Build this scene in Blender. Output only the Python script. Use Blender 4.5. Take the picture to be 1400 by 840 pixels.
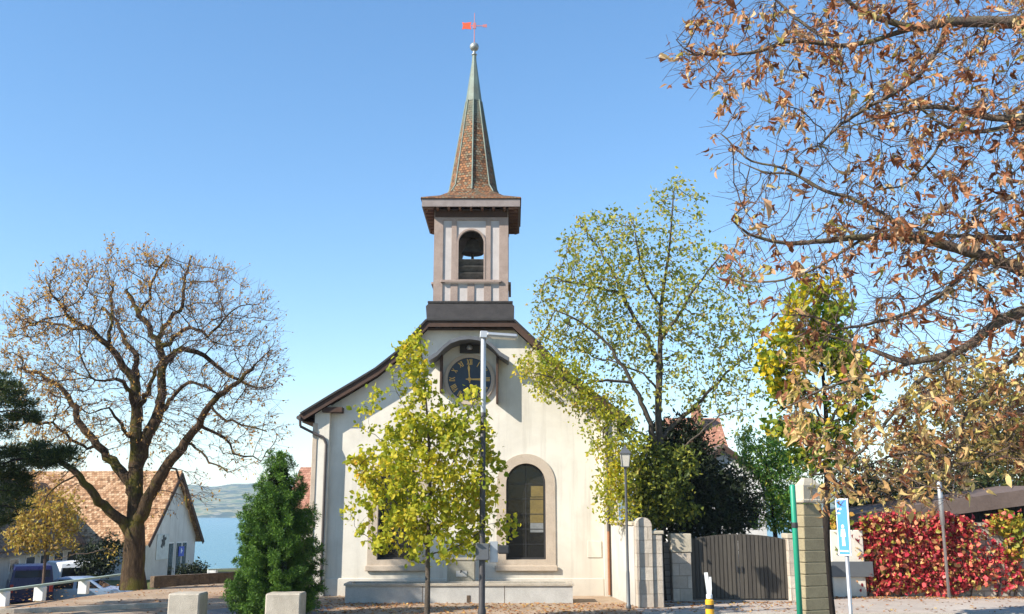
import bpy, math, random
import numpy as np
from mathutils import Vector, Matrix
from mathutils.geometry import tessellate_polygon
R = math.radians
SC = bpy.context.scene
COL = SC.collection
for o in list(bpy.data.objects): bpy.data.objects.remove(o)
random.seed(7)

# ------------------------------------------------------------------ camera
F = 1340.0                      # focal length in pixels of the 1400 x 840 photograph
PITCH = math.atan(280.0 / F)
CAMZ = 3.0
cam_d = bpy.data.cameras.new('camera'); cam = bpy.data.objects.new('camera', cam_d); COL.objects.link(cam)
cam_d.sensor_width = 36.0; cam_d.lens = 36.0 * F / 1400.0
cam_d.clip_start = 0.1; cam_d.clip_end = 20000
cam.location = (0, 0, CAMZ); cam.rotation_euler = (math.pi/2 + PITCH, 0, 0)
SC.camera = cam
SC.render.resolution_x = 1024; SC.render.resolution_y = 614

# ------------------------------------------------------------------ sky and sun
SUN_AZ = R(61)      # to the left of the line from church to camera
SUN_EL = R(34)
sun_vec = Vector((-math.sin(SUN_AZ)*math.cos(SUN_EL), -math.cos(SUN_AZ)*math.cos(SUN_EL), math.sin(SUN_EL)))
w = bpy.data.worlds.new('World'); SC.world = w; w.use_nodes = True
nt = w.node_tree; nt.nodes.clear()
sky = nt.nodes.new('ShaderNodeTexSky'); sky.sky_type = 'NISHITA'; sky.sun_disc = False
sky.sun_elevation = SUN_EL
sky.sun_rotation = math.atan2(sun_vec.x, sun_vec.y)
sky.altitude = 400; sky.air_density = 1.12; sky.dust_density = 0.0; sky.ozone_density = 2.6
bg = nt.nodes.new('ShaderNodeBackground'); bg.inputs['Strength'].default_value = 0.15
wo = nt.nodes.new('ShaderNodeOutputWorld')
hsv = nt.nodes.new('ShaderNodeHueSaturation'); hsv.inputs['Saturation'].default_value = 1.28; hsv.inputs['Hue'].default_value = 0.502
gam = nt.nodes.new('ShaderNodeGamma'); gam.inputs['Gamma'].default_value = 0.83; nt.links.new(sky.outputs[0], gam.inputs['Color']); nt.links.new(gam.outputs[0], hsv.inputs['Color']); nt.links.new(hsv.outputs[0], bg.inputs[0]); nt.links.new(bg.outputs[0], wo.inputs[0])
sd = bpy.data.lights.new('sun', 'SUN'); sd.energy = 4.7; sd.angle = R(0.5); sd.color = (1.0, 0.93, 0.82)
so = bpy.data.objects.new('sun', sd); COL.objects.link(so); so.location = (0, 0, 60)
so.rotation_euler = (-sun_vec).to_track_quat('-Z', 'Y').to_euler()
SC.view_settings.view_transform = 'Standard'; SC.view_settings.look = 'None'
SC.view_settings.gamma = 1.0; SC.view_settings.use_curve_mapping = False
SC.view_settings.exposure = 1.0
SC.cycles.use_denoising = True
SC.cycles.max_bounces = 8; SC.cycles.transparent_max_bounces = 12; SC.cycles.volume_bounces = 1

# ------------------------------------------------------------------ helpers
cp, sp = math.cos(PITCH), math.sin(PITCH)
def at(px, py, Y):
    """the point seen at photograph pixel (px, py) at distance Y along the ground axis"""
    u, v = (px - 700) / F, (420 - py) / F
    t = Y / (cp - v * sp)
    return Vector((u * t, Y, CAMZ + t * (sp + v * cp)))
def ground_at(px, py, z=0.0):
    u, v = (px - 700) / F, (420 - py) / F
    t = (z - CAMZ) / (sp + v * cp)
    return Vector((u * t, t * (cp - v * sp), z))
def to_px(P):
    P = np.asarray(P, float)
    d = P[..., 1] * cp + (P[..., 2] - CAMZ) * sp
    up = -P[..., 1] * sp + (P[..., 2] - CAMZ) * cp
    return np.stack([700 + F * P[..., 0] / d, 420 - F * up / d], -1)
def ppm(Y, z=3.0):
    return F / (Y * cp + (z - CAMZ) * sp)

def tag(o, label=None, cat=None, group=None, kind=None):
    if label: o['label'] = label
    if cat: o['category'] = cat
    if group: o['group'] = group
    if kind: o['kind'] = kind
    return o
def empty(name, loc, label, cat, group=None, rz=0):
    o = bpy.data.objects.new(name, None); COL.objects.link(o)
    o.location = loc; o.rotation_euler = (0, 0, rz); o.empty_display_size = 0.3
    return tag(o, label, cat, group)
def offset_of(parent):
    off = Vector((0, 0, 0))
    while parent is not None:
        off += Vector(parent.location); parent = parent.parent
    return off
def copy_tree(o, parent=None):
    c = o.copy(); COL.objects.link(c)
    if parent is not None: c.parent = parent
    for ch in list(o.children): copy_tree(ch, c)
    return c

class MB:
    """collects shapes and links them as ONE mesh object"""
    def __init__(s): s.v = []; s.f = []
    def add(s, vs, fs):
        b = len(s.v); s.v += [tuple(x) for x in vs]; s.f += [tuple(b + i for i in f) for f in fs]; return s
    def box(s, x0, x1, y0, y1, z0, z1, M=None):
        vs = [Vector(p) for p in ((x0,y0,z0),(x1,y0,z0),(x1,y1,z0),(x0,y1,z0),(x0,y0,z1),(x1,y0,z1),(x1,y1,z1),(x0,y1,z1))]
        if M: vs = [M @ p for p in vs]
        return s.add(vs, [(3,2,1,0),(4,5,6,7),(0,1,5,4),(1,2,6,5),(2,3,7,6),(3,0,4,7)])
    def bbox(s, x0, x1, y0, y1, z0, z1, b=0.02, M=None):
        """box with chamfered edges"""
        vs = []; X = (x0, x1); Yy = (y0, y1); Z = (z0, z1)
        import itertools
        idx = {}
        for i, j, k in itertools.product((0,1), repeat=3):
            sx, sy, sz = (1 if i == 0 else -1), (1 if j == 0 else -1), (1 if k == 0 else -1)
            for ax in range(3):
                p = [X[i] + sx*b, Yy[j] + sy*b, Z[k] + sz*b]
                p[ax] = (X[i], Yy[j], Z[k])[ax]
                idx[(i,j,k,ax)] = len(vs); vs.append(Vector(p))
        fs = []
        for ax in range(3):
            a1, a2 = (ax+1) % 3, (ax+2) % 3
            for sd_ in (0,1):
                q = []
                for c1, c2 in ((0,0),(1,0),(1,1),(0,1)):
                    t = [0,0,0]; t[ax] = sd_; t[a1] = c1; t[a2] = c2; q.append(idx[(*t, ax)])
                fs.append(tuple(q if sd_ == 1 else reversed(q)))
        for ax in range(3):      # edges along ax
            a1, a2 = (ax+1) % 3, (ax+2) % 3
            for c1 in (0,1):
                for c2 in (0,1):
                    def k_(e, n):
                        t = [0,0,0]; t[ax] = e; t[a1] = c1; t[a2] = c2; return idx[(*t, n)]
                    q = [k_(0,a1), k_(1,a1), k_(1,a2), k_(0,a2)]
                    fs.append(tuple(q if (c1 == c2) == False else reversed(q)))
        for i, j, k in itertools.product((0,1), repeat=3):
            q = [idx[(i,j,k,0)], idx[(i,j,k,1)], idx[(i,j,k,2)]]
            fs.append(tuple(q if (i+j+k) % 2 == 1 else reversed(q)))
        if M: vs = [M @ p for p in vs]
        return s.add(vs, fs)
    def cyl(s, p0, p1, r0, r1=None, n=12, caps=True):
        r1 = r0 if r1 is None else r1
        p0, p1 = Vector(p0), Vector(p1); t = (p1 - p0).normalized()
        a = t.orthogonal().normalized(); b = t.cross(a)
        vs = []
        for p, r in ((p0, r0), (p1, r1)):
            for i in range(n):
                w_ = 2*math.pi*i/n; vs.append(p + r*(math.cos(w_)*a + math.sin(w_)*b))
        fs = [(i, (i+1) % n, n + (i+1) % n, n + i) for i in range(n)]
        if caps: fs += [tuple(reversed(range(n))), tuple(range(n, 2*n))]
        return s.add(vs, fs)
    def lathe(s, c, prof, n=16, rot=0.0):
        c = Vector(c); vs = []; fs = []
        for r, z in prof:
            for i in range(n):
                w_ = 2*math.pi*i/n + rot; vs.append(c + Vector((r*math.cos(w_), r*math.sin(w_), z)))
        for k in range(len(prof) - 1):
            for i in range(n):
                fs.append((k*n+i, k*n+(i+1) % n, (k+1)*n+(i+1) % n, (k+1)*n+i))
        fs.append(tuple(reversed(range(n)))); fs.append(tuple(range((len(prof)-1)*n, len(prof)*n)))
        return s.add(vs, fs)
    def plate(s, outer, holes, M, d):
        """flat outline (u, v) with holes, extruded from 0 to d along the third axis of M"""
        loops = [list(outer)] + [list(h) for h in holes]
        flat = [p for l in loops for p in l]
        tris = tessellate_polygon([[Vector((p[0], p[1], 0)) for p in l] for l in loops])
        n = len(flat)
        vs = [M @ Vector((p[0], p[1], 0)) for p in flat] + [M @ Vector((p[0], p[1], d)) for p in flat]
        fs = []
        for t in tris:
            a, b, c = [Vector((flat[i][0], flat[i][1])) for i in t]
            ccw = (b-a).x*(c-a).y - (b-a).y*(c-a).x > 0
            t = tuple(t) if ccw else tuple(reversed(t))
            fs.append(tuple(reversed(t))); fs.append(tuple(i + n for i in t))
        k = 0
        for li, l in enumerate(loops):
            m = len(l)
            area = sum(l[i][0]*l[(i+1) % m][1] - l[(i+1) % m][0]*l[i][1] for i in range(m))
            pos = (area > 0) == (li == 0)
            for i in range(m):
                a, b = k+i, k+(i+1) % m
                q = (a, b, b+n, a+n); fs.append(q if pos else tuple(reversed(q)))
            k += m
        return s.add(vs, fs)
    def sweep(s, pts, w_, h_, up=(0,0,1)):
        """bar of width w_ and height h_ along a polyline"""
        pts = [Vector(p) for p in pts]; up = Vector(up); vs = []
        for i, p in enumerate(pts):
            t = (pts[min(i+1, len(pts)-1)] - pts[max(i-1, 0)]).normalized()
            a = t.cross(up).normalized(); b = a.cross(t)
            for sx, sz in ((-1,-1),(1,-1),(1,1),(-1,1)): vs.append(p + a*sx*w_/2 + b*sz*h_/2)
        fs = []
        for i in range(len(pts)-1):
            for k in range(4): fs.append((4*i+k, 4*i+(k+1) % 4, 4*i+4+(k+1) % 4, 4*i+4+k))
        fs += [(3,2,1,0), tuple(range(4*len(pts)-4, 4*len(pts)))]
        return s.add(vs, fs)
    def tube(s, pts, r, n=8):
        pts = [Vector(p) for p in pts]
        for a, b in zip(pts[:-1], pts[1:]): s.cyl(a, b, r, r, n)
        return s
    def build(s, name, mat, parent=None, smooth=False, local=False):
        off = Vector((0,0,0)) if (local or parent is None) else offset_of(parent)
        me = bpy.data.meshes.new(name)
        me.from_pydata([(x-off.x, y-off.y, z-off.z) for x, y, z in s.v], [], s.f)
        me.materials.append(mat)
        uv = me.uv_layers.new(name='UVMap')
        for p in me.polygons:
            n = p.normal
            if abs(n.z) > 0.999: a, b = Vector((1,0,0)), Vector((0,1,0))
            else: a = Vector((0,0,1)).cross(n).normalized(); b = n.cross(a)
            for li in p.loop_indices:
                c = me.vertices[me.loops[li].vertex_index].co + off
                uv.data[li].uv = (c.dot(a), c.dot(b))
            p.use_smooth = smooth
        o = bpy.data.objects.new(name, me); COL.objects.link(o)
        if parent is not None: o.parent = parent
        return o

def arch(x0, x1, z0, z1, n=14):
    """outline of a round-headed opening, anticlockwise"""
    r = (x1-x0)/2; cx = (x0+x1)/2; zc = z1 - r
    pts = [(x0, z0), (x1, z0)]
    for i in range(n+1):
        a = math.pi*i/n; pts.append((cx + r*math.cos(a), zc + r*math.sin(a)))
    return pts
MXZ = lambda y: Matrix(((1,0,0,0),(0,0,-1,y),(0,1,0,0),(0,0,0,1)))   # (u,v,d) -> (u, y-d, v): plate faces the camera

# ------------------------------------------------------------------ materials
class NT:
    def __init__(s, name):
        s.m = bpy.data.materials.new(name); s.m.use_nodes = True; s.t = s.m.node_tree; s.t.nodes.clear()
        s.out = s.n('ShaderNodeOutputMaterial')
    def n(s, typ, **kw):
        nd = s.t.nodes.new(typ)
        for k, v in kw.items(): setattr(nd, k, v)
        return nd
    def l(s, a, b): s.t.links.new(a, b)
    def coord(s, which='Object'): return s.n('ShaderNodeTexCoord').outputs[which]
    def noise(s, vec, scale, detail=4, rough=0.55, dist=0.0):
        nd = s.n('ShaderNodeTexNoise'); nd.inputs['Scale'].default_value = scale; nd.inputs['Detail'].default_value = detail
        nd.inputs['Roughness'].default_value = rough; nd.inputs['Distortion'].default_value = dist
        s.l(vec, nd.inputs['Vector']); return nd.outputs['Fac']
    def mapping(s, vec, scale=(1,1,1), loc=(0,0,0)):
        nd = s.n('ShaderNodeMapping'); nd.inputs['Scale'].default_value = scale; nd.inputs['Location'].default_value = loc
        s.l(vec, nd.inputs['Vector']); return nd.outputs[0]
    def ramp(s, fac, stops, interp='LINEAR'):
        nd = s.n('ShaderNodeValToRGB'); cr = nd.color_ramp; cr.interpolation = interp
        while len(cr.elements) > 1: cr.elements.remove(cr.elements[-1])
        cr.elements[0].position = stops[0][0]; cr.elements[0].color = (*stops[0][1], 1)
        for p, c in stops[1:]:
            e = cr.elements.new(p); e.color = (*c, 1)
        s.l(fac, nd.inputs[0]); return nd.outputs[0]
    def mix(s, fac, a, b, mode='MIX'):
        nd = s.n('ShaderNodeMix', data_type='RGBA', blend_type=mode)
        if isinstance(fac, (int, float)): nd.inputs[0].default_value = fac
        else: s.l(fac, nd.inputs[0])
        for i, c in ((6, a), (7, b)):
            if isinstance(c, tuple): nd.inputs[i].default_value = (*c, 1)
            else: s.l(c, nd.inputs[i])
        return nd.outputs[2]
    def bump(s, h, strength=0.3, dist=0.02):
        nd = s.n('ShaderNodeBump'); nd.inputs['Strength'].default_value = strength; nd.inputs['Distance'].default_value = dist
        s.l(h, nd.inputs['Height']); return nd.outputs[0]
    def principled(s, col, rough=0.8, metal=0.0, normal=None, spec=0.3):
        p = s.n('ShaderNodeBsdfPrincipled')
        if isinstance(col, tuple): p.inputs['Base Color'].default_value = (*col, 1)
        else: s.l(col, p.inputs['Base Color'])
        if isinstance(rough, (int, float)): p.inputs['Roughness'].default_value = rough
        else: s.l(rough, p.inputs['Roughness'])
        p.inputs['Metallic'].default_value = metal
        p.inputs['Specular IOR Level'].default_value = spec
        if normal is not None: s.l(normal, p.inputs['Normal'])
        s.l(p.outputs[0], s.out.inputs['Surface']); return p

def c_mul(c, k): return tuple(min(1, x*k) for x in c)
def m_rough(name, c, c2=None, scale=1.5, fine=30, rough=0.85, bump=0.3, metal=0.0, dist=0.02, spec=0.3, amt=0.18):
    """a worn surface: two tones in soft patches, fine grain, bump"""
    t = NT(name); v = t.coord('Object')
    c2 = c2 or c_mul(c, 1 - amt*1.6)
    big = t.noise(v, scale, 5, 0.6); fn = t.noise(v, fine, 3, 0.6)
    col = t.mix(t.ramp(big, [(0.35, (0,0,0)), (0.7, (1,1,1))]), c, c2)
    col = t.mix(t.ramp(fn, [(0.3, (0.82,)*3), (0.7, (1.12,)*3)]), col, col, 'MULTIPLY') if False else t.mix(0.35, col, t.ramp(fn, [(0.3, c_mul(c2, .8)), (0.7, c_mul(c, 1.15))]))
    t.principled(col, rough, metal, t.bump(fn, bump, dist), spec); return t.m
def m_plaster(name, c, stain):
    t = NT(name); v = t.coord('Object')
    big = t.noise(v, 0.35, 6, 0.65, 0.4); mid = t.noise(v, 2.2, 5, 0.7); fn = t.noise(v, 45, 3, 0.6)
    streak = t.noise(t.mapping(v, (1.8, 1.8, 0.12)), 1.6, 5, 0.65)
    col = t.mix(t.ramp(big, [(0.42, (0,0,0)), (0.64, (0.7,)*3)]), c, stain)
    col = t.mix(t.ramp(streak, [(0.52, (0,0,0)), (0.72, (0.55,)*3)]), col, c_mul(stain, .8))
    col = t.mix(t.ramp(mid, [(0.5, (0,0,0)), (0.66, (0.3,)*3)]), col, c_mul(c, .8))
    geo = t.n('ShaderNodeNewGeometry'); sx = t.n('ShaderNodeSeparateXYZ'); t.l(geo.outputs['Position'], sx.inputs[0])
    mr = t.n('ShaderNodeMapRange'); mr.inputs[1].default_value = 0.0; mr.inputs[2].default_value = 1.5; mr.inputs[3].default_value = 1; mr.inputs[4].default_value = 0
    t.l(sx.outputs['Z'], mr.inputs[0])
    mm = t.n('ShaderNodeMath', operation='MULTIPLY'); t.l(mr.outputs[0], mm.inputs[0]); t.l(mid, mm.inputs[1])
    col = t.mix(mm.outputs[0], col, c_mul(stain, .8))          # splash dirt with a ragged edge
    t.principled(col, 0.92, 0, t.bump(fn, 0.35, 0.01), 0.15); return t.m
def m_tiles(name, stops, w_=0.17, h_=0.16, bump=0.9, mort=0.012, patina=None):
    t = NT(name); v = t.coord('UV')
    b = t.n('ShaderNodeTexBrick'); b.offset = 0.5
    b.inputs['Scale'].default_value = 1.0; b.inputs['Brick Width'].default_value = w_; b.inputs['Row Height'].default_value = h_
    b.inputs['Mortar Size'].default_value = mort; b.inputs['Color1'].default_value = (0,0,0,1); b.inputs['Color2'].default_value = (1,1,1,1)
    b.inputs['Mortar'].default_value = (0.5,)*3 + (1,); b.inputs['Mortar Smooth'].default_value = 0.2; b.inputs['Bias'].default_value = 0
    t.l(t.mapping(v), b.inputs['Vector'])
    big = t.noise(v, 0.7, 5, 0.7); mid = t.noise(v, 5, 4, 0.6)
    mx = t.mix(0.5, b.outputs['Color'], big); mx = t.mix(0.3, mx, mid)
    col = t.ramp(mx, stops)
    col = t.mix(t.ramp(b.outputs['Fac'], [(0, (0,0,0)), (1, (0.75,)*3)]), col, c_mul(stops[0][1], .35))
    if patina:                                            # copper run-off staining the tiles below the cap
        ov = t.coord('Object'); geo = t.n('ShaderNodeNewGeometry'); sz = t.n('ShaderNodeSeparateXYZ'); t.l(geo.outputs['Position'], sz.inputs[0])
        mr = t.n('ShaderNodeMapRange'); mr.inputs[1].default_value = patina[0]; mr.inputs[2].default_value = patina[1]; t.l(sz.outputs['Z'], mr.inputs[0])
        ns = t.noise(t.mapping(ov, (5, 5, 0.5)), 1.5, 4, 0.6); am = t.n('ShaderNodeMath', operation='ADD'); t.l(mr.outputs[0], am.inputs[0]); t.l(ns, am.inputs[1])
        col = t.mix(t.ramp(am.outputs[0], [(0.62, (0,0,0)), (1.25 if False else 1.0, (0.85,)*3)]), col, patina[2])
    # each course tilts: saw-tooth height
    sx = t.n('ShaderNodeSeparateXYZ'); t.l(v, sx.inputs[0])
    dv = t.n('ShaderNodeMath', operation='DIVIDE'); dv.inputs[1].default_value = h_; t.l(sx.outputs['Y'], dv.inputs[0])
    fr = t.n('ShaderNodeMath', operation='FRACT'); t.l(dv.outputs[0], fr.inputs[0])
    iv = t.n('ShaderNodeMath', operation='SUBTRACT'); iv.inputs[0].default_value = 1; t.l(fr.outputs[0], iv.inputs[1])
    ad = t.n('ShaderNodeMath', operation='ADD'); t.l(iv.outputs[0], ad.inputs[0]); t.l(b.outputs['Color'], ad.inputs[1])
    t.principled(col, 0.85, 0, t.bump(ad.outputs[0], bump, 0.03), 0.2); return t.m
def m_stoneblocks(name, c, c2, w_=0.5, h_=0.3, mort=0.012, mcol=None, bump=0.5):
    t = NT(name); v = t.coord('UV'); ov = t.coord('Object')
    b = t.n('ShaderNodeTexBrick'); b.inputs['Scale'].default_value = 1.0
    b.inputs['Brick Width'].default_value = w_; b.inputs['Row Height'].default_value = h_; b.inputs['Mortar Size'].default_value = mort
    b.inputs['Color1'].default_value = (*c, 1); b.inputs['Color2'].default_value = (*c2, 1)
    b.inputs['Mortar'].default_value = (*(mcol or c_mul(c2, .6)), 1); b.inputs['Mortar Smooth'].default_value = 0.3
    t.l(v, b.inputs['Vector'])
    n1 = t.noise(ov, 3, 6, 0.7); n2 = t.noise(ov, 30, 4, 0.6)
    col = t.mix(t.ramp(n1, [(0.4, (0,0,0)), (0.75, (0.6,)*3)]), b.outputs['Color'], c_mul(c2, .6))
    col = t.mix(t.ramp(n2, [(0.45, (0,0,0)), (0.75, (0.4,)*3)]), col, c_mul(c, .55))
    iv = t.n('ShaderNodeMath', operation='SUBTRACT'); iv.inputs[0].default_value = 1; t.l(b.outputs['Fac'], iv.inputs[1])
    ad = t.n('ShaderNodeMath', operation='ADD'); t.l(iv.outputs[0], ad.inputs[0]); t.l(n2, ad.inputs[1])
    t.principled(col, 0.9, 0, t.bump(ad.outputs[0], bump, 0.02), 0.2); return t.m
def m_boards(name, c, c2, pitch=0.14, axis='X', rough=0.8):
    t = NT(name); v = t.coord('Object')
    sx = t.n('ShaderNodeSeparateXYZ'); t.l(v, sx.inputs[0])
    dv = t.n('ShaderNodeMath', operation='DIVIDE'); dv.inputs[1].default_value = pitch; t.l(sx.outputs[axis], dv.inputs[0])
    fl = t.n('ShaderNodeMath', operation='FLOOR'); t.l(dv.outputs[0], fl.inputs[0])
    wn = t.n('ShaderNodeTexWhiteNoise', noise_dimensions='1D'); t.l(fl.outputs[0], wn.inputs['W'])
    fr = t.n('ShaderNodeMath', operation='FRACT'); t.l(dv.outputs[0], fr.inputs[0])
    gap = t.ramp(fr.outputs[0], [(0.0, (0,0,0)), (0.07, (1,1,1)), (0.93, (1,1,1)), (1.0, (0,0,0))])
    sc = (1.5, 1.5, 14) if axis == 'Z' else (14, 14, 1.5)
    gr = t.noise(t.mapping(v, sc if axis != 'Z' else (1.5, 1.5, 14)), 2.0, 5, 0.65)
    col = t.mix(wn.outputs['Value'], c, c2); col = t.mix(t.ramp(gr, [(0.4, (0,0,0)), (0.8, (0.6,)*3)]), col, c_mul(c2, .6))
    col = t.mix(gap, c_mul(c2, .25), col)
    t.principled(col, rough, 0, t.bump(gap, 0.6, 0.01), 0.2); return t.m
def m_paint(name, c, rough=0.35, metal=0.0, dirt=0.25, spec=0.5):
    t = NT(name); v = t.coord('Object'); n1 = t.noise(v, 4, 5, 0.65); n2 = t.noise(v, 40, 3, 0.6)
    col = t.mix(t.ramp(n1, [(0.45, (0,0,0)), (0.8, (dirt,)*3)]), c, c_mul(c, .5))
    col = t.mix(t.ramp(n2, [(0.6, (0,0,0)), (0.8, (dirt,)*3)]), col, c_mul(c, .65))
    rg = t.ramp(n1, [(0.3, (rough,)*3), (0.8, (min(1, rough+.3),)*3)])
    p = t.principled(col, 0.5, metal, t.bump(n2, 0.08, 0.005), spec); t.l(rg, p.inputs['Roughness']); return t.m
def m_leaf(name, stops, transl=0.4, rough=0.55, spec=0.25, patch=None, tboost=1.4):
    """leaves: every leaf its own tone, some light let through"""
    t = NT(name); g = t.n('ShaderNodeNewGeometry')
    f = g.outputs['Random Per Island']
    if patch:
        nz = t.noise(t.coord('Object'), patch[0], 2, 0.5); f = t.mix(patch[1], f, t.ramp(nz, [(0.3, (0,0,0)), (0.7, (1,1,1))]))
    col = t.ramp(f, stops)
    p = t.principled(col, rough, 0, None, spec)
    tr = t.n('ShaderNodeBsdfTranslucent'); t.l(t.mix(1.0, col, (tboost, tboost, tboost*.7), 'MULTIPLY'), tr.inputs['Color'])
    mx = t.n('ShaderNodeMixShader'); mx.inputs[0].default_value = transl
    t.l(p.outputs[0], mx.inputs[1]); t.l(tr.outputs[0], mx.inputs[2]); t.l(mx.outputs[0], t.out.inputs['Surface']); return t.m
def m_bark(name, c, c2, moss=None, scale=1.0):
    t = NT(name); v = t.coord('Object')
    n1 = t.noise(t.mapping(v, (6*scale, 6*scale, 1.4*scale)), 2.0, 6, 0.7); n2 = t.noise(v, 0.9*scale, 4, 0.6); n3 = t.noise(v, 22*scale, 3, 0.6)
    col = t.ramp(n1, [(0.3, c_mul(c2, .6)), (0.5, c2), (0.72, c)])
    if moss: col = t.mix(t.ramp(n2, [(0.5, (0,0,0)), (0.62, (0.8,)*3)]), col, moss)
    ad = t.n('ShaderNodeMath', operation='ADD'); t.l(n1, ad.inputs[0]); t.l(n3, ad.inputs[1])
    t.principled(col, 0.95, 0, t.bump(ad.outputs[0], 0.8, 0.05), 0.1); return t.m

M = {}
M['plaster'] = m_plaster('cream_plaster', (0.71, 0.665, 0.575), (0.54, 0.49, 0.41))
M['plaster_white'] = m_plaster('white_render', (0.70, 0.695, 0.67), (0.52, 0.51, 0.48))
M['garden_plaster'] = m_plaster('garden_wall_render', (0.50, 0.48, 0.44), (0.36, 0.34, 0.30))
M['stone_trim'] = m_rough('tan_stone_trim', (0.53, 0.44, 0.345), (0.41, 0.33, 0.25), 2.5, 35, 0.85, 0.4)
M['spire_tile'] = m_tiles('spire_tiles', [(0.25, (0.045,0.036,0.026)), (0.40, (0.15,0.075,0.04)), (0.52, (0.30,0.14,0.065)), (0.60, (0.13,0.115,0.075)), (0.70, (0.27,0.21,0.14)), (0.82, (0.42,0.36,0.26))], 0.13, 0.11, 1.0, 0.012, (18.3, 21.0, (0.14, 0.155, 0.12)))
M['roof_tile'] = m_tiles('old_brown_tiles', [(0.2, (0.05,0.032,0.024)), (0.5, (0.12,0.07,0.045)), (0.8, (0.2,0.12,0.075))], 0.17, 0.16)
M['orange_tile'] = m_tiles('orange_tiles', [(0.28, (0.10,0.06,0.035)), (0.42, (0.28,0.145,0.07)), (0.56, (0.42,0.25,0.14)), (0.74, (0.54,0.38,0.23))], 0.19, 0.19, 0.6, 0.010)
M['brown_tile'] = m_tiles('weathered_brown_tiles', [(0.2, (0.09,0.06,0.04)), (0.5, (0.18,0.115,0.075)), (0.8, (0.26,0.17,0.11))], 0.26, 0.26, 0.8, 0.018)
M['red_tile'] = m_tiles('red_tiles', [(0.2, (0.25,0.11,0.07)), (0.5, (0.42,0.2,0.13)), (0.8, (0.5,0.3,0.2))], 0.26, 0.26, 0.8)
M['eave_wood'] = m_rough('dark_eave_wood', (0.085, 0.048, 0.034), (0.05, 0.03, 0.022), 3, 30, 0.8, 0.4)
M['timber'] = m_rough('pinkish_timber', (0.37, 0.285, 0.24), (0.25, 0.19, 0.16), 2.5, 30, 0.85, 0.4)
M['panel'] = m_rough('pale_infill_panels', (0.52, 0.48, 0.455), (0.40, 0.36, 0.34), 2, 35, 0.9, 0.3)
M['zinc'] = m_rough('dark_zinc_cladding', (0.055, 0.05, 0.047), (0.03, 0.028, 0.027), 3, 20, 0.6, 0.3, 0.2)
M['hood_zinc'] = m_rough('grey_zinc_hood', (0.15, 0.155, 0.165), (0.1, 0.1, 0.105), 3, 20, 0.55, 0.3, 0.3)
M['fascia'] = m_rough('greyed_fascia_wood', (0.30, 0.255, 0.24), (0.2, 0.165, 0.155), 3, 30, 0.85, 0.4)
M['soffit_red'] = m_rough('reddish_rafter_wood', (0.27, 0.15, 0.105), (0.17, 0.09, 0.065), 4, 30, 0.85, 0.4)
M['copper'] = m_rough('green_copper_flashing', (0.20, 0.255, 0.215), (0.13, 0.135, 0.11), 2, 25, 0.6, 0.3, 0.1)
M['lead'] = m_rough('grey_lead_cap', (0.38, 0.40, 0.38), (0.22, 0.21, 0.19), 4, 25, 0.45, 0.3, 0.5)
M['louver'] = m_rough('weathered_louver_boards', (0.16, 0.145, 0.125), (0.07, 0.065, 0.06), 4, 30, 0.85, 0.4)
M['vane_red'] = m_paint('orange_red_vane_paint', (0.80, 0.10, 0.03), 0.4)
M['vane_pink'] = m_paint('faded_pink_iron', (0.45, 0.16, 0.16), 0.5)
M['gold'] = m_rough('gilding', (0.62, 0.36, 0.10), (0.42, 0.24, 0.07), 6, 30, 0.4, 0.2, 0.6)
M['clock_blue'] = m_rough('dark_blue_dial', (0.016, 0.026, 0.046), (0.026, 0.045, 0.07), 2, 20, 0.45, 0.15, 0, 0.01, 0.4)
M['black_metal'] = m_paint('black_metal', (0.025, 0.025, 0.027), 0.45)
M['grey_metal'] = m_paint('grey_painted_metal', (0.12, 0.125, 0.13), 0.4, 0.3)
M['pole_metal'] = m_paint('dark_grey_pole', (0.055, 0.05, 0.05), 0.45, 0.2)
M['alu'] = m_paint('pale_galvanised_metal', (0.48, 0.49, 0.5), 0.4, 0.7)
M['gutter'] = m_paint('gutter_metal', (0.10, 0.085, 0.08), 0.45, 0.5)
M['rust_pipe'] = m_rough('rusty_copper_pipe', (0.36, 0.16, 0.08), (0.2, 0.09, 0.05), 5, 30, 0.6, 0.3, 0.2)
def m_glass(name, c):
    t = NT(name); v = t.coord('Object'); n1 = t.noise(v, 3.0, 3, 0.5); n2 = t.noise(v, 1.3, 3, 0.5)
    col = t.mix(n2, c_mul(c, .5), c_mul(c, 1.8))
    t.principled(col, 0.09, 0, t.bump(n1, 0.18, 0.03), 0.28); return t.m
M['glass'] = m_glass('dark_window_glass', (0.012, 0.012, 0.011))
M['car_glass'] = m_glass('vehicle_glass', (0.012, 0.014, 0.018))
M['ochre_reflection'] = m_rough('painted_ochre_reflection', (0.20, 0.15, 0.055), (0.13, 0.10, 0.04), 3, 18, 0.3, 0.1)  # colour of a yellow building mirrored in the window
M['grey_reflection'] = m_rough('painted_grey_reflection', (0.22, 0.23, 0.23), (0.15, 0.16, 0.16), 3, 18, 0.3, 0.1)  # grey part of the same painted reflection
M['concrete'] = m_rough('pale_concrete', (0.54, 0.48, 0.39), (0.33, 0.285, 0.225), 3.2, 40, 0.9, 0.9, 0, 0.03)
M['trough_stone'] = m_rough('grey_trough_stone', (0.50, 0.49, 0.46), (0.36, 0.35, 0.33), 1.8, 35, 0.85, 0.4)
M['stele_stone'] = m_rough('mossy_stele_stone', (0.37, 0.34, 0.27), (0.26, 0.23, 0.18), 2.5, 30, 0.9, 0.4)
M['pillar_stone'] = m_stoneblocks('pale_rough_stone', (0.64, 0.56, 0.46), (0.44, 0.37, 0.30), 0.55, 0.42, 0.014, (0.40, 0.34, 0.27), 1.0)
M['olive_stone'] = m_rough('olive_weathered_stone', (0.34, 0.285, 0.175), (0.23, 0.19, 0.115), 2.5, 30, 0.9, 0.5)
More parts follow.
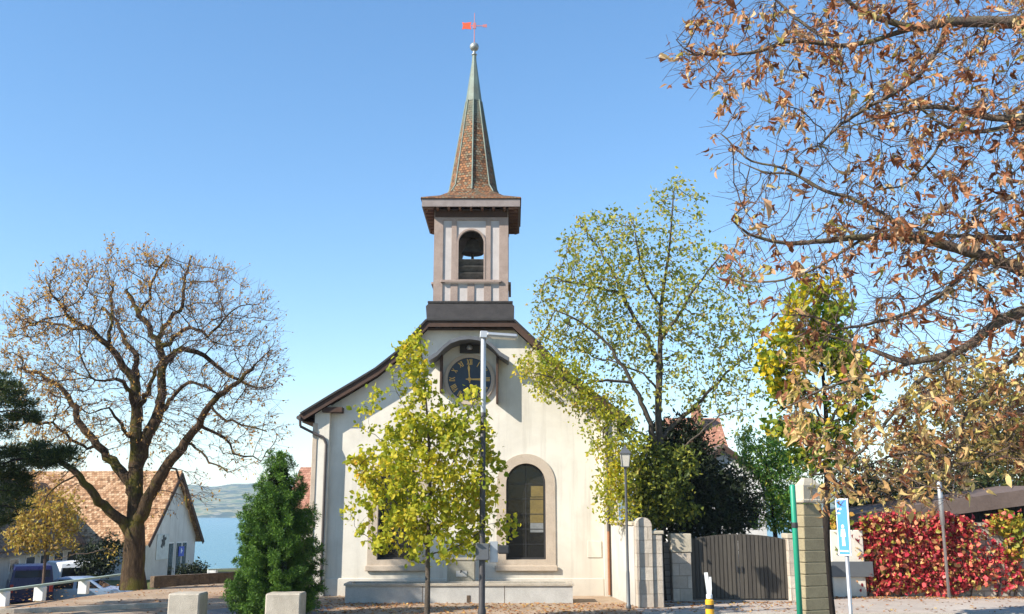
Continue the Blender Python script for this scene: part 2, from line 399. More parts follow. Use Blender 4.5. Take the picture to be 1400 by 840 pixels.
M['cap_stone'] = m_rough('pale_cap_stone', (0.50, 0.44, 0.34), (0.36, 0.31, 0.23), 3, 30, 0.9, 0.4)
M['joint'] = m_rough('pale_mortar', (0.52, 0.45, 0.30), (0.4, 0.34, 0.22), 4, 30, 0.9, 0.3)
M['rubble'] = m_stoneblocks('grey_rubble_stone', (0.46, 0.41, 0.34), (0.32, 0.28, 0.23), 0.46, 0.2, 0.02, (0.22, 0.19, 0.16), 0.9)
M['dark_rubble'] = m_rough('brown_rubble_stone', (0.17, 0.12, 0.08), (0.06, 0.042, 0.03), 3.5, 9, 0.95, 0.9, 0, 0.08)
M['gate_boards'] = m_boards('dark_gate_boards', (0.10, 0.088, 0.072), (0.065, 0.058, 0.05), 0.14)
M['dark_wood'] = m_boards('dark_shed_boards', (0.03, 0.023, 0.02), (0.018, 0.014, 0.012), 0.2)
M['shed_roof'] = m_rough('brown_shed_fascia', (0.16, 0.115, 0.095), (0.10, 0.07, 0.058), 1.5, 12, 0.85, 0.4)
M['green_paint'] = m_paint('green_post_paint', (0.012, 0.26, 0.15), 0.35)
M['pale_green'] = m_paint('pale_green_rail_paint', (0.36, 0.44, 0.37), 0.5)
M['white_paint'] = m_paint('white_paint', (0.72, 0.72, 0.71), 0.5)
M['lantern_glass'] = m_rough('frosted_lantern_panes', (0.60, 0.56, 0.47), (0.5, 0.46, 0.38), 5, 30, 0.3, 0.05)
M['sign_blue'] = m_paint('blue_sign_face', (0.075, 0.27, 0.74), 0.35, 0, 0.3)
M['sign_white'] = m_paint('white_sign_marks', (0.78, 0.80, 0.84), 0.4, 0, 0.2)
M['sign_blue2'] = m_paint('deep_blue_sign', (0.03, 0.08, 0.5), 0.4)
M['yellow'] = m_paint('amber_reflective_tape', (0.78, 0.38, 0.02), 0.35)
M['silver'] = m_paint('silver_reflective_sleeve', (0.80, 0.81, 0.80), 0.3, 0.1)
M['van_blue'] = m_paint('deep_blue_car_paint', (0.014, 0.018, 0.085), 0.2, 0.2, 0.1)
M['van_white'] = m_paint('white_car_paint', (0.76, 0.76, 0.75), 0.25, 0, 0.1)
M['car_pale'] = m_paint('pale_blue_car_paint', (0.28, 0.38, 0.55), 0.22, 0.2, 0.1)
M['rubber'] = m_paint('rubber', (0.02, 0.02, 0.02), 0.8)
M['lamp_lens'] = m_paint('red_lamp_lens', (0.35, 0.02, 0.02), 0.2)
M['bark_dark'] = m_bark('mossy_old_bark', (0.13, 0.085, 0.05), (0.06, 0.04, 0.025), (0.095, 0.085, 0.016))
M['bark_grey'] = m_bark('grey_bark', (0.20, 0.165, 0.13), (0.10, 0.08, 0.062), None, 2)
M['bark_black'] = m_bark('dark_bark', (0.055, 0.042, 0.033), (0.03, 0.024, 0.02), None, 2)
M['bark_chestnut'] = m_bark('chestnut_branch_bark', (0.30, 0.25, 0.20), (0.15, 0.115, 0.09), (0.17, 0.15, 0.07), 3)
M['twig'] = m_bark('twig_bark', (0.25, 0.175, 0.14), (0.16, 0.11, 0.09), None, 3)
# ------------------------------------------------------------------ setting
LAKE = -12.0
def sheet(name, pts, z, mat, kind='structure', thick=0.0):
    mb = MB(); n = len(pts)
    if thick:
        mb.plate(pts, [], Matrix.Translation((0, 0, z - thick)), thick)
    else:
        mb.add([(x, y, z) for x, y in pts], [tuple(range(n))])
    return tag(mb.build(name, mat), kind=kind)
def m_ground(name, c, c2, c3, leafcol, amount):
    t = NT(name); v = t.coord('Object')
    n1 = t.noise(v, 0.5, 6, 0.65, 0.5); n2 = t.noise(v, 6, 5, 0.7); n3 = t.noise(v, 60, 3, 0.6)
    col = t.ramp(n1, [(0.3, c2), (0.5, c), (0.72, c3)])
    col = t.mix(t.ramp(n2, [(0.45, (0,0,0)), (0.75, (0.5,)*3)]), col, c_mul(c2, .7))
    col = t.mix(t.ramp(n3, [(0.5, (0,0,0)), (0.72, (0.45,)*3)]), col, c_mul(c3, 1.2))
    lf = t.noise(v, 26, 2, 0.5); pt = t.noise(v, 0.35, 3, 0.6)
    mm = t.n('ShaderNodeMath', operation='MULTIPLY')
    t.l(t.ramp(lf, [(0.53, (0,0,0)), (0.58, (1,1,1))]), mm.inputs[0]); t.l(t.ramp(pt, [(0.4, (0,0,0)), (0.6, (amount,)*3)]), mm.inputs[1])
    col = t.mix(mm.outputs[0], col, leafcol)
    t.principled(col, 0.95, 0, t.bump(n3, 0.5, 0.02), 0.1); return t.m
M['gravel'] = m_ground('leaf_strewn_gravel', (0.36, 0.27, 0.19), (0.26, 0.19, 0.13), (0.44, 0.36, 0.27), (0.30, 0.115, 0.04), 0.85)
M['asphalt'] = m_ground('grey_asphalt', (0.20, 0.19, 0.185), (0.15, 0.145, 0.145), (0.26, 0.25, 0.235), (0.3, 0.15, 0.06), 0.15)
M['pavement'] = m_ground('pale_pavement', (0.42, 0.36, 0.305), (0.33, 0.285, 0.25), (0.50, 0.44, 0.38), (0.42, 0.16, 0.06), 0.25)
M['grass'] = m_ground('grassy_slope', (0.09, 0.11, 0.035), (0.06, 0.08, 0.025), (0.15, 0.15, 0.06), (0.25, 0.15, 0.05), 0.3)

# terrace on which the church stands
sheet('forecourt', [(-60,-60), (60,-60), (120,20), (120,95), (4,95), (3,52), (-5,49), (-11.2,45.6), (-13.4,43.2), (-17.3,31.2), (-20,20), (-60,15)], 0.0, M['gravel'], thick=2.6)
sheet('road', [(-60,-60), (60,-60), (100,30.6), (3.9,30.6), (0.6,29.6), (-5.7,29.6), (-5.7,33.0), (-8.9,33.0), (-10.2,30.2), (-60,22)], 0.004, M['asphalt'])
sheet('pavement', [(3.9,30.72), (100,30.72), (100,36.9), (10.1,36.9), (10.1,35.3), (5.1,35.3), (5.1,32.4), (3.9,32.4)], 0.008, M['pavement'])
kb = MB(); kb.bbox(3.9, 60, 30.6, 30.72, -0.02, 0.03, 0.01)
tag(kb.build('kerb', M['concrete']), kind='structure')
yl = MB(); yl.add([(11,30.28,0.0085), (60,30.28,0.0085), (60,30.4,0.0085), (11,30.4,0.0085)], [(0,1,2,3)])
tag(yl.build('road_marking', M['yellow']), kind='structure')
ke = MB(); a, b = ground_at(20, 839), ground_at(236, 830)
ke.sweep([(a.x-6, a.y-1.0, 0.06), (a.x, a.y, 0.06), (b.x, b.y, 0.06)], 0.22, 0.16)
tag(ke.build('terrace_kerb', M['concrete']), kind='structure')
# lower ground falling to the lake, and the lake bed
def low_z(x, y):
    d = max(0.0, (y - 75) / 160.0)
    return -1.3 - 11.5 * min(1.0, d) ** 1.2
mb = MB(); xs = [-4000, -1500, -500, -200, -100, -60, -40, -20, 0, 20, 40, 80, 160, 400, 1500, 4000]; ys = [-300, 0, 20, 40, 60, 75, 95, 120, 150, 190, 240, 400, 2400, 2800, 6000]
for y in ys:
    for x in xs: mb.v.append((x, y, low_z(x, y) if y < 300 else LAKE - 0.9))
nx = len(xs)
for j in range(len(ys)-1):
    for i in range(nx-1): mb.f.append((j*nx+i, j*nx+i+1, (j+1)*nx+i+1, (j+1)*nx+i))
tag(mb.build('ground', M['grass'], smooth=True), kind='structure')
t = NT('lake_water'); v = t.coord('Object')
n1 = t.noise(t.mapping(v, (0.02, 0.09, 1)), 3.0, 5, 0.6); n2 = t.noise(t.mapping(v, (0.0015, 0.012, 1)), 2.0, 4, 0.6)
p = t.principled(t.mix(n2, (0.028, 0.125, 0.165), (0.04, 0.155, 0.195)), 0.25, 0, t.bump(n1, 0.25, 1.0), 0.4)
sheet('lake', [(-4000, 180), (4000, 180), (4000, 2750), (-4000, 2750)], LAKE, t.m)
# far shore
t = NT('far_shore_fields'); v = t.coord('Object')
n1 = t.noise(t.mapping(v, (1, 2.2, 4)), 0.006, 6, 0.6); n2 = t.noise(t.mapping(v, (1, 1.5, 6)), 0.03, 4, 0.6)
col = t.ramp(n1, [(0.36, (0.015,0.028,0.012)), (0.47, (0.035,0.055,0.02)), (0.5, (0.26,0.21,0.09)), (0.56, (0.08,0.12,0.035)), (0.62, (0.02,0.035,0.015))], 'LINEAR')
col = t.mix(t.ramp(n2, [(0.58, (0,0,0)), (0.66, (0.7,)*3)]), col, (0.34, 0.29, 0.22))
t.principled(col, 1.0, 0, None, 0.0)
rs = np.random.RandomState(3); ph = rs.rand(12)*6.28
def hill_h(x, s):
    h = 104 + 14*math.sin(x/420+ph[0]) + 8*math.sin(x/170+ph[1]) + 4*math.sin(x/63+ph[2])
    return h * (s ** 0.75) + 3.0*math.sin(x/37+ph[3]+s*5)*s + 2*math.sin(x/17+ph[4]+s*9)*s
mb = MB(); nX, nS = 220, 16
for j in range(nS):
    s = j/(nS-1)
    for i in range(nX):
        x = -3000 + 5000*i/(nX-1); mb.v.append((x, 2620 + 800*s + 25*math.sin(x/90+ph[5]), LAKE - 0.5 + hill_h(x, s)))
for j in range(nS-1):
    for i in range(nX-1): mb.f.append((j*nX+i, j*nX+i+1, (j+1)*nX+i+1, (j+1)*nX+i))
tag(mb.build('hills', t.m, smooth=True), kind='structure')
# the air
hz = MB(); hz.box(-4100, 4100, -320, 6100, LAKE - 2.5, 135)
t = NT('haze_air'); pv = t.n('ShaderNodeVolumePrincipled'); pv.inputs['Color'].default_value = (0.66, 0.82, 1.0, 1); pv.inputs['Density'].default_value = 0.00014
t.l(pv.outputs[0], t.out.inputs['Volume'])
tag(hz.build('haze', t.m), kind='stuff')

# ------------------------------------------------------------------ church
YF, YR = 37.2, 36.72
church = empty('church', (-1.74, YF, 0), 'cream plastered village church with a small bell tower, pointed tiled spire and clock', 'church')
PL = [at(x, y, YR) for x, y in ((411,568),(429,557),(457,540),(486,523),(514,506),(543,483),(583,441))]
PR = [at(x, y, YR) for x, y in ((862,574),(845,563),(826,549),(798,529),(767,503),(738,473),(703,439))]
zh = (PL[-1].z + PR[-1].z)/2; PL[-1].z = PR[-1].z = zh
prof = [(p.x, p.z) for p in PL] + [(p.x, p.z) for p in reversed(PR)]          # left eave .. hip .. right eave
def roof_z(x):
    for (xa, za), (xb, zb) in zip(prof[:-1], prof[1:]):
        if xa <= x <= xb: return za + (zb-za)*(x-xa)/(xb-xa)
    return prof[0][1]
XL = (427-700)/F*36.4; XR = (845-700)/F*36.4
TH = 0.24
out = [(XL, -0.1), (XR, -0.1), (XR, roof_z(XR)-TH)] + [(x, z-TH-0.004) for x, z in reversed(prof) if XL < x < XR] + [(XL, roof_z(XL)-TH)]
WZ0, WZ1 = 1.27, 4.78
WINS = [(-0.22, 1.26), (-4.98, -3.50)]
holes = [list(reversed(arch(a-0.16, b+0.16, WZ0-0.14, WZ1+0.16))) for a, b in WINS]
wall = MB(); wall.plate(out, holes, MXZ(YF+0.5), 0.5)
wall.box(XL, XL+0.5, YF+0.5, 53, -0.1, roof_z(XL)-TH); wall.box(XR-0.5, XR, YF+0.5, 53, -0.1, roof_z(XR)-TH)
wall.plate(out, [], MXZ(53.5), 0.5)
for xa, xb in ((XL+0.003, XL+0.56), (XR-0.56, XR-0.003)):                        # side walls run forward under the eave
    wall.add([(xa,YF-0.26,-0.1),(xb,YF-0.26,-0.1),(xb,YF-0.002,-0.1),(xa,YF-0.002,-0.1),
              (xa,YF-0.26,roof_z(xa)-TH-.01),(xb,YF-0.26,roof_z(xb)-TH-.01),(xb,YF-0.002,roof_z(xb)-TH-.01),(xa,YF-0.002,roof_z(xa)-TH-.01)],
             [(3,2,1,0),(4,5,6,7),(0,1,5,4),(1,2,6,5),(2,3,7,6),(3,0,4,7)])
wall.build('wall', M['plaster'], church)
pl = MB(); pl.bbox(XL+0.57, XR-0.57, YF-0.07, YF-0.003, -0.1, 0.62, 0.02); pl.build('plinth', M['plaster'], church)
cs = MB(); cs.bbox(XL-0.06, XL+0.12, YF-0.29, YF+0.3, -0.1, roof_z(XL)-TH-0.35, 0.015); cs.build('corner_stone', M['stone_trim'], church)
# windows
for wi, (a, b) in enumerate(WINS):
    su = MB(); su.plate(arch(a-0.35, b+0.35, WZ0-0.33, WZ1+0.35, 20), [list(reversed(arch(a, b, WZ0, WZ1, 20)))], MXZ(YF-0.002), 0.035)
    su.plate(arch(a-0.158, b+0.158, WZ0-0.138, WZ1+0.158, 20), [list(reversed(arch(a, b, WZ0, WZ1, 20)))], MXZ(YF+0.36), 0.36)
    wn = su.build('window', M['stone_trim'], church)
    sl = MB(); sl.bbox(a-0.41, b+0.41, YF-0.12, YF-0.038, WZ0-0.40, WZ0-0.20, 0.02); sl.build('sill', M['stone_trim'], wn)
    g = MB(); g.plate(arch(a+0.05, b-0.05, WZ0+0.05, WZ1-0.05, 20), [], MXZ(YF+0.33), 0.02); g.build('pane', M['glass'], wn)
    fr = MB(); fr.plate(arch(a+0.002, b-0.002, WZ0+0.002, WZ1-0.002, 20), [list(reversed(arch(a+0.07, b-0.07, WZ0+0.07, WZ1-0.07, 20)))], MXZ(YF+0.345), 0.07)
    cx = (a+b)/2
    fr.box(cx-0.012, cx+0.012, YF+0.285, YF+0.309, WZ0+0.07, WZ1-0.08)
    for z in np.arange(WZ0+0.55, WZ1-0.5, 0.55): fr.box(a+0.07, b-0.07, YF+0.288, YF+0.306, z-0.011, z+0.011)
    fr.build('frame', M['black_metal'], wn)
    if wi == 0:  # flat coloured patches painted as a building's reflection in the glass
        pa = MB(); pa.box(1.26-0.58, 1.26-0.09, YF+0.300, YF+0.308, 2.60, 3.53); pa.box(1.26-0.55, 1.26-0.09, YF+0.300, YF+0.308, 3.56, 3.95); pa.build('painted_reflection', M['ochre_reflection'], wn)
        pa = MB(); pa.box(1.26-0.58, 1.26-0.09, YF+0.300, YF+0.308, 2.25, 2.59); pa.build('pale_painted_reflection', M['grey_reflection'], wn)
ha = MB(); ha.bbox(3.0-0.22, 3.0+0.3, YF-0.03, YF-0.003, 1.35, 1.95, 0.01); ha.build('wall_hatch', M['plaster'], church)
# roof
YB = 54.0
rf = MB(); nP = len(prof)
xr, zr = (prof[6][0]+prof[7][0])/2, zh + 1.65
front = [Vector((x, YR, z)) for x, z in prof]; back = [Vector((x, YB, z)) for x, z in prof]
vs = front + back + [Vector((xr, YR+2.2, zr)), Vector((xr, YB, zr))]
fs = []
for i in range(nP-1):
    if i == 6: continue
    fs.append((i, i+1, nP+i+1, nP+i))
RI, RB = 2*nP, 2*nP+1
fs += [(6, RI, RB, nP+6), (RI, 7, nP+7, RB), (6, 7, RI)]
rf.add(vs, fs)
roof = rf.build('roof', M['roof_tile'], church)
so_ = roof.modifiers.new('thick', 'SOLIDIFY'); so_.thickness = 0.14; so_.offset = -1
# make sure the roof thickens downwards
roof.data.update()
if sum(p.normal.z for p in roof.data.polygons) < 0: so_.offset = 1
sf = MB()
for i in range(nP-1):
    (xa, za), (xb, zb) = prof[i], prof[i+1]
    if i == 6: za = zb = zh - 0.06
    sf.add([(xa,YR+0.05,za-0.19),(xb,YR+0.05,zb-0.19),(xb,YF+0.04,zb-0.19),(xa,YF+0.04,za-0.19)], [(0,1,2,3)])
for sgn, i0, i1 in ((1, 0, 1), (-1, nP-1, nP-2)):     # boxed eave ends
    (xa, za) = prof[i0]
    xw = XL if sgn > 0 else XR
    zu = za - 0.24
    sf.add([(xa,YR+0.05,zu),(xw,YR+0.05,zu),(xw,YB,zu),(xa,YB,zu)], [(0,1,2,3)])
sf.build('soffit', M['eave_wood'], church)
vb = MB()
vb.sweep([(x, YR-0.02, z-0.10) for x, z in prof[:7]], 0.06, 0.26, (0,0,1)); vb.sweep([(x, YR-0.02, z-0.10) for x, z in prof[7:]], 0.06, 0.26, (0,0,1))
vb.sweep([(prof[6][0]-0.03, YR-0.025, zh-0.1), (prof[7][0]+0.03, YR-0.025, zh-0.1)], 0.06, 0.22)
vb.build('verge_board', M['eave_wood'], church)
vc = MB()
vc.sweep([(x, YR-0.03, z+0.06) for x, z in prof[:7]], 0.16, 0.07); vc.sweep([(x, YR-0.03, z+0.06) for x, z in prof[7:]], 0.16, 0.07)
vc.sweep([(prof[6][0], YR-0.03, zh+0.06), (prof[7][0], YR-0.03, zh+0.06)], 0.18, 0.07)
vc.build('verge_capping', M['zinc'], church)
for xb_ in (XL+1.0, XR-1.0):
    bm_ = MB(); z = roof_z(XL+0.9)-0.75; x0 = XL+0.3 if xb_ < 0 else XR-0.95
    bm_.bbox(x0, x0+0.75, YF-0.42, YF-0.004, z, z+0.2, 0.015); bm_.build('beam_end', M['eave_wood'], church)
# gutters and downpipes
gp = [at(410,571,YR-0.1), at(410.5,583,YR-0.08), at(428,592,YF-0.33), at(442,598,YF-0.33), at(446,607,YF-0.33), at(444.5,640,YF-0.33), at(443,800,YF-0.33)]
gp[-1] = Vector((gp[-2].x, gp[-2].y, 0.25)); gm = MB(); gm.tube(gp, 0.05, 8); gm.build('downpipe', M['gutter'], church)
gx = (831-700)/F*36.2
gm = MB(); gm.tube([(gx, YF-0.33, 0.05), (gx, YF-0.33, 2.3)], 0.05, 8); gm.build('downpipe', M['rust_pipe'], church)
gm = MB(); gm.tube([(gx, YF-0.33, 2.3), (gx, YF-0.33, roof_z(gx)-0.3)], 0.05, 8); gm.build('downpipe', M['gutter'], church)
for xe, ze, s in ((prof[0][0]-0.05, prof[0][1]-0.1, -1), (prof[-1][0]+0.05, prof[-1][1]-0.1, 1)):
    gm = MB(); gm.cyl((xe, YR-0.15, ze), (xe, YB, ze), 0.08, n=10); gm.build('gutter', M['gutter'], church)
# clock
CX, CZ, CR = -1.62, at(642, 519, YF).z, 0.83
ck = MB()
ring = [(CX + (CR+0.14)*math.cos(a_), CZ + (CR+0.14)*math.sin(a_)) for a_ in np.linspace(0, 2*math.pi, 41)[:-1]]
ringi = [(CX + CR*math.cos(a_), CZ + CR*math.sin(a_)) for a_ in np.linspace(0, 2*math.pi, 41)[:-1]]
ck.plate(ring, [list(reversed(ringi))], MXZ(YF-0.003), 0.09)
clock = ck.build('clock', M['stone_trim'], church)
fc = MB(); fc.plate([(CX + (CR-.004)*math.cos(a_), CZ + (CR-.004)*math.sin(a_)) for a_ in np.linspace(0, 2*math.pi, 41)[:-1]], [], MXZ(YF-0.004), 0.03); fc.build('dial', M['clock_blue'], clock)
ROM = ['XII','I','II','III','IV','V','VI','VII','VIII','IX','X','XI']
def stroke(mb, a, b, w_, Mx):
    a, b = Vector(a), Vector(b); d = (b-a).normalized(); n = Vector((-d.y, d.x))*w_/2
    mb.plate([a-n, b-n, b+n, a+n], [], Mx, 0.012)
for k, s in enumerate(ROM):
    ang = -2*math.pi*k/12
    Rm = MXZ(YF-0.035) @ Matrix.Translation((CX, CZ, 0)) @ Matrix.Rotation(ang, 4, 'Z') @ Matrix.Translation((0, CR*0.80, 0))
    nu = MB()
    wd = {'I': 0.055, 'V': 0.11, 'X': 0.11}; tot = sum(wd[c] for c in s); x = -tot/2; h = 0.11
    for c in s:
        w2 = wd[c]; xc = x + w2/2
        if c == 'I': stroke(nu, (xc, -h), (xc, h), 0.03, Rm)
        if c == 'V': stroke(nu, (xc-0.04, h), (xc, -h), 0.03, Rm); stroke(nu, (xc+0.04, h), (xc, -h), 0.018, Rm)
        if c == 'X': stroke(nu, (xc-0.045, h), (xc+0.045, -h), 0.03, Rm); stroke(nu, (xc+0.045, h), (xc-0.045, -h), 0.018, Rm)
        x += w2
    nu.build('numeral', M['gold'], clock)
def hand(ang, L, wd):
    Rm = MXZ(YF-0.055) @ Matrix.Translation((CX, CZ, 0)) @ Matrix.Rotation(ang, 4, 'Z')
    mb = MB(); mb.plate([(-wd*.6,-0.14),(wd*.6,-0.14),(wd,L*0.55),(wd*1.7,L*0.75),(0,L),(-wd*1.7,L*0.75),(-wd,L*0.55)], [], Rm, 0.015); mb.build('hand', M['gold'], clock)
hand(R(4), CR*0.70, 0.028); hand(R(-91), CR*0.74, 0.032)
hb = MB(); hb.cyl((CX, YF-0.09, CZ), (CX, YF-0.05, CZ), 0.07, n=12); hb.build('hand', M['gold'], clock)
# hood over the clock
arc = [(-1.52, -0.62), (-1.2, -0.42), (-0.95, -0.16), (-0.7, 0.04), (-0.35, 0.16), (0, 0.2), (0.35, 0.16), (0.7, 0.04), (0.95, -0.16), (1.2, -0.42), (1.52, -0.62)]
zt = at(640, 463, YF-0.5).z - 0.2
ho = MB(); ho.plate([(CX+x, zt+z) for x, z in arc] + [(CX+x*0.97, zt+z-0.13) for x, z in reversed(arc)], [], MXZ(YF-0.003), 1.1)
hood = ho.build('clock_hood', M['hood_zinc'], church)
for sx in (-1.06, 1.06):
    sb = MB(); sb.bbox(CX+sx-0.04, CX+sx+0.04, YF-0.50, YF-0.004, CZ-0.95 if sx > 0 else CZ-0.55, zt-0.32, 0.01); sb.build('side_board', M['eave_wood'], hood)
pq = MB(); pq.bbox(CX-0.38, CX+0.38, YF-0.10, YF-0.004, CZ+CR+0.17, CZ+CR+0.55, 0.01); pq.build('plaque', M['zinc'], church)
lp = MB(); lp.lathe((CX, YF-0.25, zt-0.12), [(0.05,0.1),(0.1,0.06),(0.12,-0.02),(0.08,-0.07)], 12); lp.build('hood_lamp', M['alu'], hood)

# tower
TX, TY, TH_, TZ0, TZ1 = -1.63, 39.2, 1.43, 11.03, 14.9
tb = MB()
sq = lambda h, z: [(TX-h, TY-h, z), (TX+h, TY-h, z), (TX+h, TY+h, z), (TX-h, TY+h, z)]
hs = [(1.95, zh-0.02), (1.72, zh+0.72), (1.62, zh+0.86), (1.60, TZ0-0.06)]
vs = []; fs = []
for h, z in hs: vs += sq(h, z)
vs[4] = (TX-1.72, 37.28, zh+0.72); vs[5] = (TX+1.72, 37.28, zh+0.72); vs[8] = (TX-1.62, 37.4, zh+0.86); vs[9] = (TX+1.62, 37.4, zh+0.86); vs[12] = (TX-1.6, 37.42, TZ0-.06); vs[13] = (TX+1.6, 37.42, TZ0-.06)
vs[0] = (prof[6][0]+.04, YR+0.03, zh+0.09); vs[1] = (prof[7][0]-.04, YR+0.03, zh+0.09)
for k in range(len(hs)-1):
    for i in range(4): fs.append((4*k+i, 4*k+(i+1) % 4, 4*k+4+(i+1) % 4, 4*k+4+i))
fs.append((12,13,14,15)); tb.add(vs, fs); tb.bbox(TX-1.66, TX+1.66, 37.36, TY+1.66, TZ0-0.06, TZ0+0.02, 0.01)
tower = tb.build('tower', M['zinc'], church)
OW, OZ0, OZ1 = 0.5, 12.0, 14.02
tw = MB(); tm = MB(); lvs = []; sls = []
for k in range(4):
    Rt = Matrix.Translation((TX, TY, 0)) @ Matrix.Rotation(k*math.pi/2, 4, 'Z')
    hw = TH_ - (0.0 if k % 2 == 0 else 0.1)
    P = lambda y: Rt @ MXZ(y)
    tw.plate([(-hw, TZ0+0.02), (hw, TZ0+0.02), (hw, TZ1), (-hw, TZ1)], [list(reversed(arch(-OW, OW, OZ0, OZ1, 16)))], P(-TH_+0.1), 0.1)
    f0 = -TH_-0.002
    bar = lambda x0, x1, z0, z1, d=0.05: tm.plate([(x0,z0),(x1,z0),(x1,z1),(x0,z1)], [], P(f0), d)
    e = 0.05 if k % 2 == 0 else 0.0
    for s in (-1, 1):
        xs_ = sorted((s*(TH_+e), s*1.12)); bar(xs_[0], xs_[1], TZ0+0.03, TZ1-0.02, 0.052)
        xs_ = sorted((s*0.58, s*0.78)); bar(xs_[0], xs_[1], 11.98, 14.55, 0.045)
        xs_ = sorted((s*0.52, s*0.80)); bar(xs_[0], xs_[1], TZ0+0.03, 11.84, 0.045)
    bar(-0.13, 0.14, TZ0+0.03, 11.84, 0.045)
    MB().plate([(-TH_-.02,14.56),(TH_+.02,14.56),(TH_+.02,14.84),(-TH_-.02,14.84)], [], P(f0-.054), 0.03 if k % 2 == 0 else 0.02).build('eave_shade_band', M['eave_wood'], tower)  # dark band whose colour stands in for the shadow under the eave
    bar(-1.119, 1.119, 14.44, 14.555, 0.05)
    tm.plate(arch(-0.575, 0.575, OZ0-0.01, OZ1+0.075, 16), [list(reversed(arch(-OW, OW, OZ0, OZ1, 16)))], P(f0), 0.06)
    sl = MB(); sls.append(sl); sl.bbox(-1.2, 1.2, -TH_-0.16, -TH_-0.064, 11.86, 11.96, 0.012, Rt)
    for z in (12.08, 12.36, 12.64):
        Lm = Rt @ Matrix.Translation((0, -TH_+0.16, z+0.1)) @ Matrix.Rotation(R(-48), 4, 'X')
        lv = MB(); lvs.append(lv); lv.box(-OW+0.002, OW-0.002, -0.15, 0.15, -0.012, 0.012, Lm)
tw.build('tower_wall', M['panel'], tower); tm.build('tower_timber', M['timber'], tower); [q.build('sill_rail', M['timber'], tower) for q in sls]; [q.build('louver', M['louver'], tower) for q in lvs]
be = MB(); be.lathe((TX, TY, 13.42), [(0.44,0),(0.46,0.03),(0.36,0.16),(0.28,0.38),(0.24,0.55),(0.12,0.64),(0.05,0.7)], 20); be.cyl((TX,TY,13.2),(TX,TY,13.5),0.06); be.build('bell', M['louver'], tower)
hb = MB(); hb.bbox(TX-1.3, TX+1.3, TY-0.12, TY+0.12, 14.12, 14.36, 0.02); hb.build('headstock', M['louver'], tower)
cl_ = MB(); cl_.box(TX-TH_+0.1, TX+TH_-0.1, TY-TH_+0.1, TY+TH_-0.1, 14.82, 14.88); cl_.build('tower_ceiling', M['louver'], tower); cl_ = MB(); cl_.box(TX-TH_+0.1, TX+TH_-0.1, TY-TH_+0.1, TY+TH_-0.1, TZ0+0.03, TZ0+0.1); cl_.build('tower_floor', M['louver'], tower)
# eaves
EH = 1.95; EZ = 14.86
ev = MB(); ev.plate([(TX-EH,TY-EH),(TX+EH,TY-EH),(TX+EH,TY+EH),(TX-EH,TY+EH)], [[(TX-EH+.06,TY-EH+.06),(TX-EH+.06,TY+EH-.06),(TX+EH-.06,TY+EH-.06),(TX+EH-.06,TY-EH+.06)]], Matrix.Translation((0,0,EZ)), 0.34)
ev.build('eave_fascia', M['fascia'], tower)
sf = MB(); sf.box(TX-EH+.062, TX+EH-.062, TY-EH+.062, TY+EH-.062, EZ+0.16, EZ+0.2); sf.build('tower_soffit', M['soffit_red'], tower)
for k in range(4):
    Rt = Matrix.Translation((TX, TY, 0)) @ Matrix.Rotation(k*math.pi/2, 4, 'Z')
    for x in np.linspace(-1.78, 1.78, 9): MB().box(x-0.045, x+0.045, -EH+0.07, -TH_-0.06, EZ-0.06, EZ+0.157, Rt).build('rafter', M['soffit_red'], tower)
# spire
SZ0, SZ1, SZT = EZ+0.345, 15.95, 22.2
def ring8(r, z, squareness=0.0):
    o_ = []
    for i in range(8):
        a_ = i*math.pi/4; k = 1.0
        rr = r*(1 + squareness*((math.sqrt(2)-1) if i % 2 else 0.0)); o_.append((TX+rr*math.cos(a_), TY+rr*math.sin(a_), z))
    return o_
rings = [(EH+0.05, SZ0-0.02, 1), (1.98, SZ0+0.04, 1), (1.45, SZ0+0.34, 0.6), (1.14, SZ0+0.66, 0.15), (0.985, SZ0+1.0, 0), (0.33, 20.15, 0)]
spm = MB(); vs = []; fs = []
for r, z, q in rings: vs += ring8(r, z, q)
for k in range(len(rings)-1):
    for i in range(8): fs.append((8*k+i, 8*k+(i+1) % 8, 8*k+8+(i+1) % 8, 8*k+8+i))
fs.append(tuple(reversed(range(8)))); spm.add(vs, fs)
spire = spm.build('spire', M['spire_tile'], church)
cc = MB(); rings2 = [(0.347, 20.11), (0.346, 20.15), (0.10, 22.0), (0.085, 22.3)]; vs = []; fs = []
for r, z in rings2: vs += ring8(r, z)
for k in range(3):
    for i in range(8): fs.append((8*k+i, 8*k+(i+1) % 8, 8*k+8+(i+1) % 8, 8*k+8+i))
fs += [tuple(reversed(range(8))), tuple(range(24, 32))]; cc.add(vs, fs); cc.build('copper_cap', M['copper'], spire)
fl = MB()
for i in range(8):
    a_ = i*math.pi/4; d = Vector((math.cos(a_), math.sin(a_), 0))
    p0 = Vector((TX, TY, SZ0+1.0)) + d*0.985; p1 = Vector((TX, TY, 20.15)) + d*0.338; pm = Vector((TX, TY, SZ0+0.66)) + d*1.14*(1+0.15*(.414 if i % 2 else 0))
    fl.cyl(p0, p1, 0.034, 0.03, 6)
    fl.cyl(pm, p0, 0.034, 0.034, 6)
fl.build('hip_flashing', M['copper'], spire)
bl = MB(); bz = 22.68
bl.lathe((TX, TY, bz), [(0.09,-0.4),(0.13,-0.36),(0.07,-0.3),(0.06,-0.22)] + [(0.2*math.cos(a_), 0.2*math.sin(a_)) for a_ in np.linspace(-1.2, 1.45, 9)], 16)
bl.build('ball_finial', M['lead'], spire, smooth=True)
vn = MB(); vn.cyl((TX, TY, bz+0.15), (TX, TY, bz+1.6), 0.022, 0.014, 8)
vn.bbox(TX-0.07, TX+0.07, TY-0.02, TY+0.02, bz+0.86, bz+1.14, 0.008)
